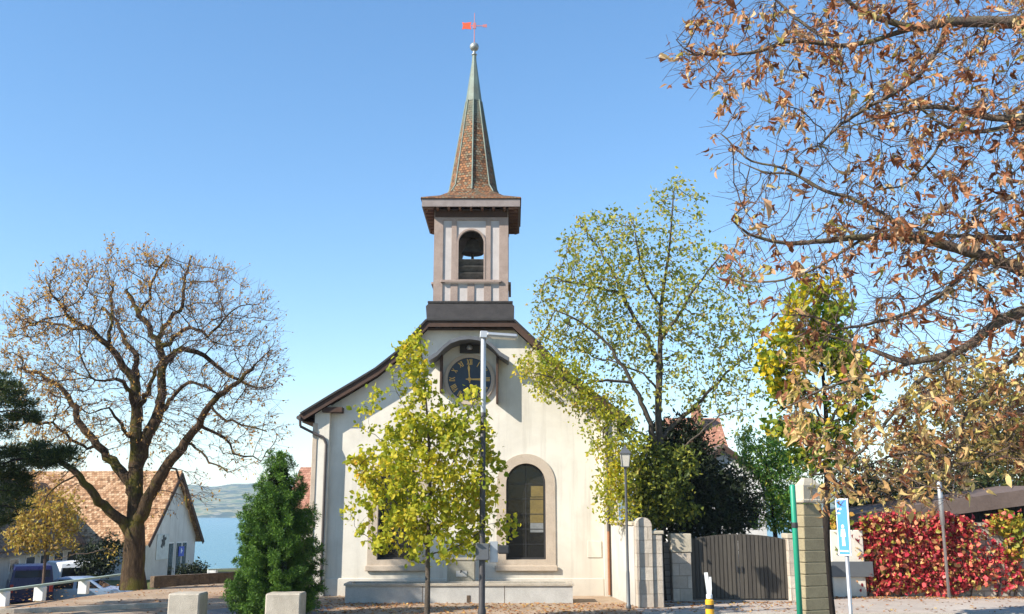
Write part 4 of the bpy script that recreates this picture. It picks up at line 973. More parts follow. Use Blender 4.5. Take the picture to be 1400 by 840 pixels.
def add_ends(root, hw, xr_, zr0, zr1, xrt, xf, zf0, zf1, xft):
    for xa_, z0_, z1_, xb_ in ((xr_, zr0, zr1, xrt), (xf, zf0, zf1, xft)):
        s = -1 if xa_ < 0 else 1; mb = MB()
        q = [(xa_+s*.008, -hw(z0_)+.12, z0_), (xa_+s*.008, hw(z0_)-.12, z0_), (xb_+s*.008, hw(z1_)-.1, z1_), (xb_+s*.008, -hw(z1_)+.1, z1_)]
        mb.add(q + [(x-s*.03, y, z) for x, y, z in q], [(0,1,2,3),(7,6,5,4),(0,4,5,1),(1,5,6,2),(2,6,7,3),(3,7,4,0)]); mb.build('windscreen' if s > 0 else 'rear_window', M['car_glass'], root, local=True)
def add_wheels(root, xs_, W_, r):
    for x in xs_:
        for s in (-1, 1):
            mb = MB(); y0, y1 = (s*(W_/2-0.2), s*(W_/2+0.012)); mb.cyl((x, min(y0,y1), r), (x, max(y0,y1), r), r, n=24); wh = mb.build('wheel', M['rubber'], root, local=True)
            mb = MB(); y2 = s*(W_/2+0.014); mb.cyl((x, y2, r), (x, y2+s*0.012, r), r*.62, n=20); mb.build('rim', M['alu'], wh, local=True)
def add_lamps(root, hw, xr_, zr, xf, zf):
    for s in (-1, 1):
        mb = MB(); mb.bbox(xr_-.02, xr_+.05, s*(hw(zr)-.12)-.07, s*(hw(zr)-.12)+.07, zr-.18, zr+.18, .01); mb.build('tail_lamp', M['lamp_lens'], root, local=True)
        mb = MB(); mb.bbox(xf-.05, xf+.02, s*(hw(zf)-.2)-.13, s*(hw(zf)-.2)+.13, zf-.08, zf+.08, .01); mb.build('headlight', M['alu'], root, local=True)
vanp = [(-2.25,0.35),(2.2,0.35),(2.28,0.75),(2.1,1.05),(1.35,1.2),(0.75,1.82),(0.5,1.9),(-2.05,1.92),(-2.2,1.75),(-2.28,1.0)]
vwins = [[(0.45,1.2),(1.2,1.2),(0.72,1.72),(0.45,1.74)], [(-0.75,1.2),(0.3,1.2),(0.3,1.74),(-0.75,1.76)], [(-2.05,1.2),(-0.9,1.2),(-0.9,1.76),(-2.0,1.74)]]
bx = (41-700)/F*dep(47.5, 0)
v1, hw, _ = vehicle('parked_van', (bx, 47.5, -1.3), R(118), vanp, 1.85, vwins, 'deep blue van parked behind the low railing', 'van', M['van_blue'], None, 0.33)
add_ends(v1, hw, -2.27, 1.42, 1.72, -2.2, 1.33, 1.22, 1.78, 0.8); add_wheels(v1, (-1.4, 1.4), 1.85, 0.33); add_lamps(v1, hw, -2.27, 0.95, 2.24, 0.8)
bx = (90-700)/F*dep(53, 0)
vp2 = [(-2.6,0.38),(2.5,0.38),(2.58,0.8),(2.45,1.15),(1.85,1.3),(1.35,2.05),(1.1,2.2),(-2.45,2.22),(-2.58,2.0),(-2.62,1.0)]
v2, hw, _ = vehicle('parked_van', (bx, 53.2, -1.75), R(125), vp2, 1.95, [[(1.0,1.35),(1.75,1.35),(1.3,1.98),(1.0,2.0)], [(-0.3,1.4),(0.7,1.4),(0.7,2.0),(-0.3,2.0)]], 'white box van parked beside the blue van', 'van', M['van_white'], None, 0.35)
add_ends(v2, hw, -2.6, 1.4, 2.0, -2.58, 1.83, 1.35, 2.0, 1.38); add_wheels(v2, (-1.6, 1.6), 1.95, 0.35); add_lamps(v2, hw, -2.61, 1.0, 2.53, 0.9)
carp = [(-2.05,0.35),(2.05,0.35),(2.12,0.65),(1.95,0.88),(1.0,0.98),(0.35,1.4),(0.0,1.46),(-1.1,1.44),(-1.75,1.02),(-2.05,0.95),(-2.12,0.6)]
bx = (114-700)/F*dep(47.5, 0)
v3, hw, _ = vehicle('parked_car', (bx, 47.8, -1.45), R(10), carp, 1.72, [[(-0.2,0.98),(0.8,0.98),(0.3,1.33),(-0.2,1.38)], [(-1.3,0.98),(-0.35,0.98),(-0.35,1.38),(-1.0,1.37)]], 'low pale blue car beside the white van, partly behind the bare trunk', 'car', M['car_pale'], None, 0.3)
add_ends(v3, hw, -1.78, 1.04, 1.4, -1.15, 0.97, 1.0, 1.38, 0.37); add_wheels(v3, (-1.3, 1.3), 1.72, 0.3); add_lamps(v3, hw, -2.08, 0.78, 2.07, 0.7)
# ------------------------------------------------------------------ trees: limbs grown towards scattered points, then leaves
def smooth_path(pts, step, rng, jit=0.0):
    pts = np.asarray(pts, float); n = len(pts)
    if n == 2: q = pts
    ext = np.vstack([2*pts[0]-pts[1], pts, 2*pts[-1]-pts[-2]]); out = []
    for i in range(1, n):
        p0, p1, p2, p3 = ext[i-1], ext[i], ext[i+1], ext[i+2]
        m = max(2, int(np.linalg.norm(p2-p1)/step))
        for k in range(m):
            t = k/m
            out.append(0.5*((2*p1) + (-p0+p2)*t + (2*p0-5*p1+4*p2-p3)*t*t + (-p0+3*p1-3*p2+p3)*t**3))
    out.append(pts[-1]); out = np.array(out)
    if jit: out[1:-1] += rng.normal(0, jit, out[1:-1].shape)
    return out
class Tree:
    def __init__(s, seed): s.rng = np.random.RandomState(seed); s.P = []; s.par = []; s.rmin = []
    def path(s, pts, step, r0, r1, root=None, jit=0.0):
        q = smooth_path(pts, step, s.rng, jit); m = len(q); start = 0; last = root
        if root is None and s.P:
            d = np.linalg.norm(np.array(s.P) - q[0], axis=1); last = int(d.argmin())
        if last is None: last = -1
        for k, p in enumerate(q):
            if k == 0 and last >= 0: continue
            s.P.append(p); s.par.append(last); s.rmin.append(r0 + (r1-r0)*k/max(1, m-1)); last = len(s.P)-1
    def limb_px(s, px, Y0, dY, step, r0, r1, jit=0.0):
        """a limb traced along photograph pixels, starting on the nearest limb already there"""
        px = np.asarray(px, float)
        if s.P:
            A = np.array(s.P); pp = to_px(A); i = int(np.linalg.norm(pp - px[0], axis=1).argmin()); Y0 = A[i, 1]
        else: i = None
        d = np.concatenate([[0], np.cumsum(np.linalg.norm(np.diff(px, axis=0), axis=1))]); d /= d[-1]
        pts = [np.array(at(x, y, Y0 + dY*t)) for (x, y), t in zip(px, d)]
        if i is not None: pts[0] = A[i]
        s.path(pts, step, r0, r1, i, jit)
    def grow(s, attr, step, kill, infl=1e9, iters=120, jit=0.25, bias=(0,0,0.0), maxn=14000):
        A = np.asarray(attr, float); P = np.array(s.P); n0 = len(P)
        cap = maxn + n0 + 10; buf = np.zeros((cap, 3)); buf[:n0] = P; n = n0; par = list(s.par); nch = np.zeros(cap, int)
        nd = np.full(len(A), 1e18); ni = np.zeros(len(A), int)
        def upd(lo, hi):
            for c in range(lo, hi, 400):
                B = buf[c:min(hi, c+400)]
                d2 = ((A[:, None, :] - B[None]) ** 2).sum(-1); j = d2.argmin(1); dm = d2[np.arange(len(A)), j]
                m = dm < nd; nd[m] = dm[m]; ni[m] = j[m] + c
        upd(0, n); bias = np.array(bias)
        for it in range(iters):
            keep = nd > kill**2
            A, nd, ni = A[keep], nd[keep], ni[keep]
            if len(A) == 0 or n - n0 >= maxn: break
            act = nd < infl**2
            if not act.any(): break
            v = A[act] - buf[ni[act]]; v /= np.linalg.norm(v, axis=1, keepdims=True)
            u, inv = np.unique(ni[act], return_inverse=True)
            S = np.zeros((len(u), 3)); np.add.at(S, inv, v)
            S /= np.linalg.norm(S, axis=1, keepdims=True) + 1e-9
            S += s.rng.normal(0, jit, S.shape) + bias; S /= np.linalg.norm(S, axis=1, keepdims=True)
            ok = nch[u] < 4; u, S = u[ok], S[ok]
            if len(u) == 0: break
            u, S = u[:cap-n-1], S[:cap-n-1]
            buf[n:n+len(u)] = buf[u] + S*step; par += [int(x) for x in u]; nch[u] += 1
            upd(n, n+len(u)); n += len(u)
        s.P = [buf[i] for i in range(n)]; s.par = par; s.rmin += [0.0]*(n-n0)
    def sprays(s, rbase, n, length, out, step_n=3, curve=0.25, only=None):
        """straight fine twigs leaving the thin branches; out(P) gives the direction they favour"""
        P = np.array(s.P); idx = np.where((s.r <= rbase))[0]
        if only is not None: idx = idx[only(P[idx])]
        idx = s.rng.choice(idx, n); base = P[idx]; d = unit(out(base) + s.rng.normal(0, .55, base.shape)); L = length*(.5 + s.rng.rand(n, 1))
        b = unit(s.rng.normal(0, 1, base.shape))*curve
        prev = idx.copy(); nb = len(s.P)
        for k in range(1, step_n+1):
            f = k/step_n; q = base + d*L*f + b*L*f*f*.5
            cur = np.arange(len(s.P), len(s.P)+n); s.P += list(q); s.par += [int(x) for x in prev]; s.rmin += [0.0]*n; prev = cur
    def radii(s, tip, e=2.3, rmax=1e9):
        n = len(s.P); acc = np.zeros(n); s.kids = [[] for _ in range(n)]
        for i in range(n):
            if s.par[i] >= 0: s.kids[s.par[i]].append(i)
        r = np.zeros(n)
        for i in range(n-1, -1, -1):
            r[i] = max(tip, acc[i] ** (1/e)) if acc[i] > 0 else tip
            if s.par[i] >= 0: acc[s.par[i]] += r[i] ** e
        r = np.minimum(np.maximum(r, s.rmin), rmax); s.r = r
    def wood(s, name, mat, parent, flare=0.0, thin=None, thr=.02):
        P = np.array(s.P); vs = []; fs = []; nb = 0; fr = []
        starts = [(i, None) for i in range(len(P)) if s.par[i] < 0]
        off = np.array(offset_of(parent))
        while starts:
            i, frm = starts.pop(); ch = [] if frm is None else [frm]
            ch.append(i)
            while s.kids[i]:
                ks = sorted(s.kids[i], key=lambda k: -s.r[k]); starts += [(k, i) for k in ks[1:]]; i = ks[0]; ch.append(i)
            if len(ch) < 2: continue
            q = P[ch]; rr = s.r[ch].copy()
            if frm is not None: rr[0] = rr[1]*1.15
            elif flare: 
                hgt = q[:, 2]-q[0, 2]; rr *= 1 + flare*np.exp(-hgt/0.45)
            rm = rr.max(); k = 10 if rm > 0.15 else 6 if rm > 0.04 else 4 if rm > 0.015 else 3
            tg = np.gradient(q, axis=0); tg /= np.linalg.norm(tg, axis=1, keepdims=True) + 1e-9
            ref = np.array([0.31, 0.87, 0.38]); u = np.cross(tg, ref); u /= np.linalg.norm(u, axis=1, keepdims=True) + 1e-9; w_ = np.cross(tg, u)
            a = np.arange(k)*2*np.pi/k
            ring = q[:, None] + rr[:, None, None]*(np.cos(a)[None, :, None]*u[:, None] + np.sin(a)[None, :, None]*w_[:, None])
            if k >= 10: ring += s.rng.normal(0, 1, (len(q), k, 1))*0.04*rr[:, None, None]*(np.cos(a)[None,:,None]*u[:,None]+np.sin(a)[None,:,None]*w_[:,None])
            vs.append(ring.reshape(-1, 3)); m = len(q)
            I = (np.arange(m-1)[:, None]*k + np.arange(k)[None]); J = (np.arange(m-1)[:, None]*k + (np.arange(k)[None]+1) % k)
            fs.append(np.stack([I, J, J+k, I+k], -1).reshape(-1, 4) + nb); nb += m*k; fr.append(np.repeat(rr[:-1], k))
        V = np.vstack(vs) - off; Fq = np.vstack(fs)
        o = np_mesh(name, V, Fq, mat, parent, smooth=True)
        if thin is not None:
            o.data.materials.append(thin); o.data.polygons.foreach_set('material_index', (np.concatenate(fr) < thr).astype(np.int32))
        return o
    def tips(s, rmax, depth=None):
        idx = [i for i in range(len(s.P)) if s.r[i] <= rmax]
        return np.array(s.P)[idx]
def np_mesh(name, V, Fa, mat, parent=None, smooth=False):
    me = bpy.data.meshes.new(name); k = Fa.shape[1]
    me.vertices.add(len(V)); me.vertices.foreach_set('co', np.ascontiguousarray(V, np.float32).ravel())
    me.loops.add(Fa.size); me.loops.foreach_set('vertex_index', np.ascontiguousarray(Fa, np.int32).ravel())
    me.polygons.add(len(Fa)); me.polygons.foreach_set('loop_start', np.arange(0, Fa.size, k, dtype=np.int32))
    me.polygons.foreach_set('use_smooth', np.full(len(Fa), smooth))
    me.update(calc_edges=True); me.validate()
    me.materials.append(mat)
    o = bpy.data.objects.new(name, me); COL.objects.link(o)
    if parent is not None: o.parent = parent
    return o
def unit(v): return v/(np.linalg.norm(v, axis=-1, keepdims=True)+1e-9)
def leaves(name, C, size, ratio, mat, parent, rng, down=0.5, curl=0.12, var=0.35, out_dir=None, up=0.0, fine=False):
    """one small folded leaf (two pairs of triangles) at every point of C"""
    n = len(C); d = rng.normal(0, 1, (n, 3)); d[:, 2] -= down
    if out_dir is not None: d += out_dir
    d = unit(d); nn = rng.normal(0, 1, (n, 3)); nn[:, 2] += up; s_ = unit(np.cross(d, nn)); nrm = np.cross(s_, d)
    L = size*(1 + rng.uniform(-var, var, (n, 1))); W_ = L*ratio*(1 + rng.uniform(-.2, .2, (n, 1)))
    c1 = L*curl*rng.uniform(-1, 1.6, (n, 1))
    b = C; t = C + d*L - nrm*c1*1.8
    if fine:                                             # pointed oval blade, bent along its length, sides lifted
        sk = rng.uniform(-.12, .12, (n, 1)); m1 = C + d*L*0.33 + nrm*c1*.35 + s_*W_*sk*.5; m2 = C + d*L*0.68 - nrm*c1*.35 + s_*W_*sk
        w1, w2 = W_*.46*rng.uniform(.8, 1.15, (n, 1)), W_*.42*rng.uniform(.75, 1.2, (n, 1)); lf = nrm*c1*.9
        V = np.stack([b, m1 - s_*w1 + lf, m1, m1 + s_*w1 + lf, m2 - s_*w2 + lf*.7, m2, m2 + s_*w2 + lf*.7, t], 1).reshape(-1, 3)
        base = np.arange(n)[:, None]*8
        Fa = np.concatenate([base + np.array([q]) for q in ([0,2,1],[0,3,2],[1,2,5],[1,5,4],[2,3,6],[2,6,5],[4,5,7],[5,6,7])], 0)
        off = np.array(offset_of(parent)) if parent is not None else 0
        return np_mesh(name, V - off, Fa, mat, parent)
    m1 = C + d*L*0.42 + nrm*c1*0.3
    l = C + d*L*0.48 - s_*W_*0.5 + nrm*c1; r_ = C + d*L*0.48 + s_*W_*0.5 + nrm*c1
    V = np.stack([b, l, t, r_, m1], 1).reshape(-1, 3)
    base = np.arange(n)[:, None]*5
    Fa = np.concatenate([base + np.array([[0, 4, 1]]), base + np.array([[1, 4, 2]]), base + np.array([[4, 3, 2]]), base + np.array([[0, 3, 4]])], 0)
    off = np.array(offset_of(parent)) if parent is not None else 0
    return np_mesh(name, V - off, Fa, mat, parent)
def blob_pts(rng, blobs, Y, n, shell=0.0, dfac=1.0):
    """points inside ellipsoids given as photograph pixels (px, py, rx, ry[, weight[, dY]]) at distance Y"""
    wts = np.array([(b[4] if len(b) > 4 else 1.0)*b[2]*b[3] for b in blobs], float); cnt = rng.multinomial(n, wts/wts.sum()); out = []
    for b, c in zip(blobs, cnt):
        y = Y + (b[5] if len(b) > 5 else 0.0)
        cen = at(b[0], b[1], y); sc = 1.0/(F/(y*cp + (cen.z-CAMZ)*sp))
        v = unit(rng.normal(0, 1, (c, 3))); r = rng.uniform(0, 1, (c, 1)) ** (1/3)
        if shell: r = np.maximum(r, rng.uniform(shell, 1, (c, 1)))
        out.append(np.array(cen) + v*r*np.array([b[2]*sc, dfac*0.5*(b[2]+b[3])*sc, b[3]*sc*1.0]))
    return np.vstack(out)
def around(rng, C, n, spread):
    i = rng.randint(0, len(C), n); return C[i] + rng.normal(0, spread, (n, 3))
def above(P, z): return P[P[:, 2] > z]

LF = {}
LF['yellow_green'] = m_leaf('yellow_green_leaves', [(0.0,(0.14,0.21,0.018)),(0.3,(0.26,0.295,0.025)),(0.6,(0.44,0.42,0.035)),(0.85,(0.62,0.50,0.05)),(1.0,(0.58,0.30,0.04))], 0.48, patch=(.8,.35))
LF['sparse_green'] = m_leaf('thin_olive_green_leaves', [(0.0,(0.12,0.16,0.03)),(0.35,(0.24,0.27,0.05)),(0.65,(0.38,0.37,0.07)),(0.9,(0.52,0.45,0.11)),(1.0,(0.4,0.25,0.07))], 0.45)
LF['rust'] = m_leaf('curled_rust_leaves', [(0.0,(0.12,0.04,0.02)),(0.25,(0.26,0.095,0.045)),(0.5,(0.42,0.18,0.085)),(0.72,(0.58,0.34,0.19)),(0.9,(0.64,0.47,0.28)),(1.0,(0.34,0.30,0.05))], 0.35, 0.6)
LF['straw'] = m_leaf('straw_gold_leaves', [(0.0,(0.22,0.13,0.035)),(0.4,(0.40,0.26,0.06)),(0.75,(0.52,0.38,0.10)),(1.0,(0.42,0.38,0.07))], 0.35)
LF['pale_straw'] = m_leaf('pale_straw_leaves', [(0.0,(0.36,0.18,0.07)),(0.4,(0.55,0.36,0.15)),(0.75,(0.66,0.50,0.22)),(1.0,(0.50,0.44,0.10))], 0.4)
LF['bare'] = m_leaf('last_brown_gold_leaves', [(0.0,(0.30,0.14,0.04)),(0.4,(0.48,0.26,0.07)),(0.8,(0.60,0.38,0.11)),(1.0,(0.42,0.18,0.07))], 0.4)
LF['maple'] = m_leaf('green_and_gold_maple_leaves', [(0.0,(0.06,0.12,0.015)),(0.35,(0.16,0.23,0.02)),(0.58,(0.40,0.38,0.025)),(0.8,(0.70,0.50,0.02)),(1.0,(0.66,0.30,0.03))], 0.45, patch=(0.9, 0.5))
LF['maple_green'] = m_leaf('green_maple_leaves', [(0.0,(0.04,0.085,0.012)),(0.5,(0.10,0.17,0.02)),(0.8,(0.24,0.28,0.03)),(1.0,(0.55,0.40,0.03))], 0.4)
LF['feather'] = m_leaf('feathery_green_leaves', [(0.0,(0.05,0.13,0.03)),(0.5,(0.12,0.26,0.045)),(0.85,(0.25,0.36,0.05)),(1.0,(0.5,0.46,0.07))], 0.4)
LF['shrub'] = m_leaf('shrub_leaves', [(0.0,(0.03,0.05,0.012)),(0.5,(0.09,0.12,0.02)),(0.85,(0.22,0.24,0.035)),(1.0,(0.40,0.36,0.05))], 0.35)
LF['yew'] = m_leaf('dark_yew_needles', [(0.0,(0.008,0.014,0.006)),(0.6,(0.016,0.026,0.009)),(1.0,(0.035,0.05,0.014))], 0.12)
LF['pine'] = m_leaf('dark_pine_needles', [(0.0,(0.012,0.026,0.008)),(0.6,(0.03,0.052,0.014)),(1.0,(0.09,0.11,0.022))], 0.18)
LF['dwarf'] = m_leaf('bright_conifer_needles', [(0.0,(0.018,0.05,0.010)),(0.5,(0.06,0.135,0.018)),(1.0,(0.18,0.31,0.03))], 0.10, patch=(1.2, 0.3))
LF['olive'] = m_leaf('olive_brown_leaves', [(0.0,(0.07,0.07,0.02)),(0.35,(0.15,0.13,0.035)),(0.65,(0.27,0.20,0.05)),(0.9,(0.40,0.26,0.08)),(1.0,(0.33,0.30,0.06))], 0.35)
LF['hedge'] = m_leaf('dark_hedge_leaves', [(0.0,(0.018,0.03,0.010)),(0.6,(0.04,0.06,0.016)),(1.0,(0.12,0.13,0.03))], 0.25)
LF['creeper'] = m_leaf('red_creeper_leaves', [(0.0,(0.16,0.02,0.025)),(0.25,(0.42,0.03,0.05)),(0.5,(0.64,0.085,0.10)),(0.68,(0.62,0.22,0.14)),(0.8,(0.60,0.42,0.14)),(0.9,(0.28,0.28,0.05)),(1.0,(0.34,0.10,0.06))], 0.3, 0.4, tboost=1.2)
LF['vine'] = m_leaf('yellow_green_vine_leaves', [(0.0,(0.10,0.14,0.02)),(0.4,(0.30,0.30,0.04)),(0.75,(0.52,0.42,0.05)),(1.0,(0.45,0.16,0.05))], 0.4)
LF['fallen'] = m_leaf('fallen_leaves_brown', [(0.0,(0.12,0.045,0.02)),(0.4,(0.30,0.12,0.04)),(0.75,(0.45,0.22,0.07)),(1.0,(0.5,0.36,0.12))], 0.1, 0.8)

# ---- the great bare tree on the terrace
T = Tree(11); YT = 38.0
root = empty('bare_tree', tuple(ground_at(182, 806)), 'large old bare tree with mossy spreading limbs on the left terrace', 'tree')
b = ground_at(182, 806); YT = b.y
T.limb_px([(182,806),(183,780),(184,750),(184,722)], YT, 0, 0.3, 0.43, 0.40, 0.01)
T.limb_px([(184,722),(185,690),(186,640),(186,600),(187,560),(184,520)], YT, 0.3, 0.3, 0.33, 0.19, 0.015)
L_ = [
 ([(183,735),(166,714),(137,686),(109,654),(88,634),(58,620),(20,612)], -2.2, .20, .03),
 ([(186,672),(172,655),(152,630),(135,610),(112,582),(97,552),(86,533),(56,512),(24,505)], 1.6, .19, .03),
 ([(186,722),(197,694),(211,669),(229,637),(254,606),(270,582),(288,552),(308,536),(326,520),(345,505)], -1.4, .24, .04),
 ([(186,645),(200,603),(215,565),(220,537),(223,497),(220,474),(209,457),(194,431),(183,417),(172,398)], 1.2, .23, .04),
 ([(184,520),(171,503),(149,474),(123,451),(94,431),(72,405)], -1.0, .14, .025),
 ([(149,474),(151,450),(151,434),(152,411),(155,385)], 1.5, .07, .02),
 ([(187,530),(189,503),(183,480),(170,460),(158,440),(140,420)], 1.8, .12, .025),
 ([(214,460),(229,440),(246,426),(251,406),(254,377),(262,350)], 1.0, .10, .022),
 ([(222,478),(232,468),(249,451),(269,449),(283,460),(300,445)], -1.6, .09, .022),
 ([(223,500),(231,489),(251,477),(280,489),(303,506),(325,520),(350,530)], 1.8, .12, .025),
 ([(194,431),(200,415),(210,390),(214,370),(230,350)], -1.2, .06, .02),
 ([(123,451),(105,450),(85,445),(60,440),(30,450)], 1.6, .06, .02),
 ([(135,610),(120,612),(100,600),(70,580),(40,575)], -1.4, .06, .02),
 ([(254,606),(263,606),(280,626),(297,636),(311,646)], -1.2, .05, .015),
 ([(270,582),(290,592),(309,600),(323,620),(357,631)], 1.5, .06, .015),
 ([(229,637),(238,640),(250,660),(258,690),(262,715)], -1.6, .04, .012),
 ([(288,552),(300,570),(330,580),(365,590)], -1.0, .05, .015),
 ([(209,560),(235,545),(250,530),(275,525),(300,540)], -2.2, .09, .02),
 ([(109,654),(95,655),(75,668),(60,690)], -1.0, .04, .012),
 ([(186,600),(170,590),(160,575),(150,565),(138,560)], -2.2, .07, .02),
 ([(187,555),(200,540),(215,500),(240,480)], -3.0, .10, .02),
 ([(187,555),(175,530),(160,520),(130,520)], -3.0, .10, .02),
]
for px, dY, r0, r1 in L_: T.limb_px(px, YT, dY, 0.28, r0*1.22, r1*1.8, 0.05)
blobs = [(195,480,195,142,1.0), (120,500,120,110,.7), (280,510,110,110,.7), (195,410,120,74,.8), (60,560,75,80,.5), (330,580,60,80,.45), (100,440,80,60,.5), (290,430,75,70,.6), (250,640,60,60,.25), (80,650,70,45,.25)]
att = blob_pts(T.rng, blobs, YT, 2700, 0.3, 0.9)
T.grow(att, 0.22, 0.30, iters=110, jit=0.12, bias=(0,0,0.04), maxn=20000)
T.radii(0.0085, 2.4, 0.46)
cen_ = np.array(at(190, 560, YT))
T.sprays(.02, 8200, .5, lambda P: unit(P-cen_)*1.0 + np.array((0,0,.25)), 3, .3)
T.radii(0.0052, 2.5, 0.43)
T.wood('trunk', M['bark_dark'], root, 0.3, M['twig'], .022)
tp = T.tips(0.0085); pp = to_px(tp)
wl_ = np.where(pp[:, 0] < 230, 1.0, 0.45)*np.clip(0.25 + np.hypot((pp[:,0]-195)/195, (pp[:,1]-500)/165)**2, 0, 1.3)
sel = tp[T.rng.choice(len(tp), 9000, p=wl_/wl_.sum())]
leaves('crown', sel + T.rng.normal(0, .05, sel.shape), 0.13, 0.5, LF['bare'], root, T.rng, 0.8)

# ---- slender sparse tree right of the church
T = Tree(23); YS = 36.6
bx = (905-700)/F*dep(YS, 0.5); root = empty('slender_tree', (bx, YS, 0), 'tall slender tree with thin yellow-green leaves right of the church roof', 'tree')
T.path([(bx, YS, -0.05), (bx, YS, 1.5), np.array(at(905,640,YS)), np.array(at(900,570,YS)), np.array(at(902,500,YS)), np.array(at(904,420,YS)), np.array(at(915,340,YS)), np.array(at(921,262,YS))], 0.3, .19, .02)
for px, dY, r0, r1 in [
 ([(904,625),(893,600),(882,560),(862,522),(832,472),(795,442),(760,425)], -1.5, .12, .02),
 ([(902,540),(880,512),(850,500),(815,490)], 1.5, .05, .015), ([(902,500),(880,455),(850,400),(825,350),(790,300)], 1.2, .09, .015),
 ([(904,470),(935,420),(960,380),(985,350)], -1.2, .07, .015), ([(904,600),(930,575),(960,545),(1000,505),(1035,470)], 1.6, .10, .02),
 ([(905,640),(945,600),(985,570),(1020,560)], -1.5, .05, .015), ([(862,522),(830,520),(790,525),(750,515),(725,510)], -2.2, .06, .015),
 ([(893,600),(870,590),(845,575),(820,560)], -2.0, .05, .015), ([(905,650),(885,640),(865,650),(845,680)], -2.2, .05, .012),
 ([(904,420),(880,380),(870,330),(865,300)], -1.4, .05, .012), ([(930,575),(960,600),(985,640)], 1.5, .04, .012), ([(850,400),(800,390),(750,380)], -1.0, .04, .012)]:
    T.limb_px(px, YS, dY, 0.28, r0, r1, 0.03)
bl_u = [(835,345,75,62,1.5), (790,420,66,68,1.7), (925,295,46,58,.8), (965,410,80,85,.95), (880,420,75,85,1.1), (1008,495,48,66,.8), (765,485,52,40,1.7), (890,500,70,60,.4), (960,520,60,50,.5), (1010,560,40,40,.3)]
bl_l = [(770,520,55,36,1,-2.0), (820,560,48,32,1,-2.0), (845,610,40,50,1.2,-2.0), (842,675,34,42,1.3,-2.2), (735,500,30,22,.8,-2.0), (860,640,30,50,.8,-1.6)]
att = np.vstack([blob_pts(T.rng, bl_u, YS, 3200, .1, .8), blob_pts(T.rng, bl_l, YS, 700, 0, .55)])
T.grow(att, 0.17, 0.25, iters=90, jit=0.2, bias=(0,0,0.05), maxn=14000)
T.radii(0.007, 2.2, 0.2); T.wood('trunk', M['bark_grey'], root, 0.3)
C = np.vstack([around(T.rng, blob_pts(T.rng, bl_u, YS, 3000, .15, .8), 4600, .12), around(T.rng, blob_pts(T.rng, bl_l, YS, 1800), 4200, .12)])
tp = T.tips(0.011); C2 = around(T.rng, tp, 8600, .11)
C = np.vstack([C[:4600][T.rng.rand(4600) < .55], C2]); 
leaves('crown', C, 0.17, 0.55, LF['sparse_green'], root, T.rng, 0.5)
C3 = around(T.rng, blob_pts(T.rng, bl_l, YS, 420, 0, .55), 3900, .13)
leaves('low_foliage', C3, 0.15, 0.55, LF['yellow_green'], root, T.rng, 0.5)

# ---- small yellow-green street tree in front of the facade
T = Tree(37); YV = 27.4
bx = (584-700)/F*dep(YV, 0.8); root = empty('young_tree', (bx, YV, 0), 'young leafy yellow-green tree in front of the church facade, left of the tall lamp', 'tree')
T.path([(bx, YV, -0.05), (bx+.01, YV, 1.0), np.array(at(585,740,YV)), np.array(at(588,680,YV)), np.array(at(586,600,YV)), np.array(at(580,520,YV)), np.array(at(574,462,YV))], 0.2, .085, .012)
for px, dY, r0, r1 in [([(586,750),(560,710),(525,670),(490,640)], -.6, .03, .008), ([(586,740),(620,700),(655,650),(670,610)], .6, .03, .008), ([(587,700),(550,640),(520,600),(500,590)], .7, .025, .008),
 ([(587,690),(620,630),(640,570),(650,540)], -.7, .025, .008), ([(587,620),(560,570),(540,530),(535,500)], -.4, .02, .007), ([(586,770),(545,760),(510,740),(485,720)], .4, .02, .007), ([(586,765),(630,745),(665,720)], -.5, .02, .007)]:
    T.limb_px(px, YV, dY, 0.15, r0, r1, 0.015)
bl = [(582,650,84,84,1.2), (600,715,70,54,1.2), (580,575,54,56,1.1), (568,500,24,44,.9), (525,640,52,40,1), (640,640,50,80,.9), (520,705,52,45,.8), (660,720,40,40,.7), (505,560,22,30,.35), (645,560,26,45,.6), (690,715,16,22,.4)]
att = blob_pts(T.rng, bl, YV, 900, 0, .8); T.grow(att, 0.12, 0.2, iters=60, jit=.2, bias=(0,0,.05), maxn=4000)
T.radii(0.0045, 2.2, .09); T.wood('trunk', M['bark_grey'], root, .2)
sub = blob_pts(T.rng, bl, YV, 300, 0.25, .8)
C = np.vstack([around(T.rng, sub, 5600, .10), around(T.rng, T.tips(.008), 2800, .09)])
leaves('crown', C, 0.13, 0.8, LF['yellow_green'], root, T.rng, 0.5, .16, .6, fine=True)

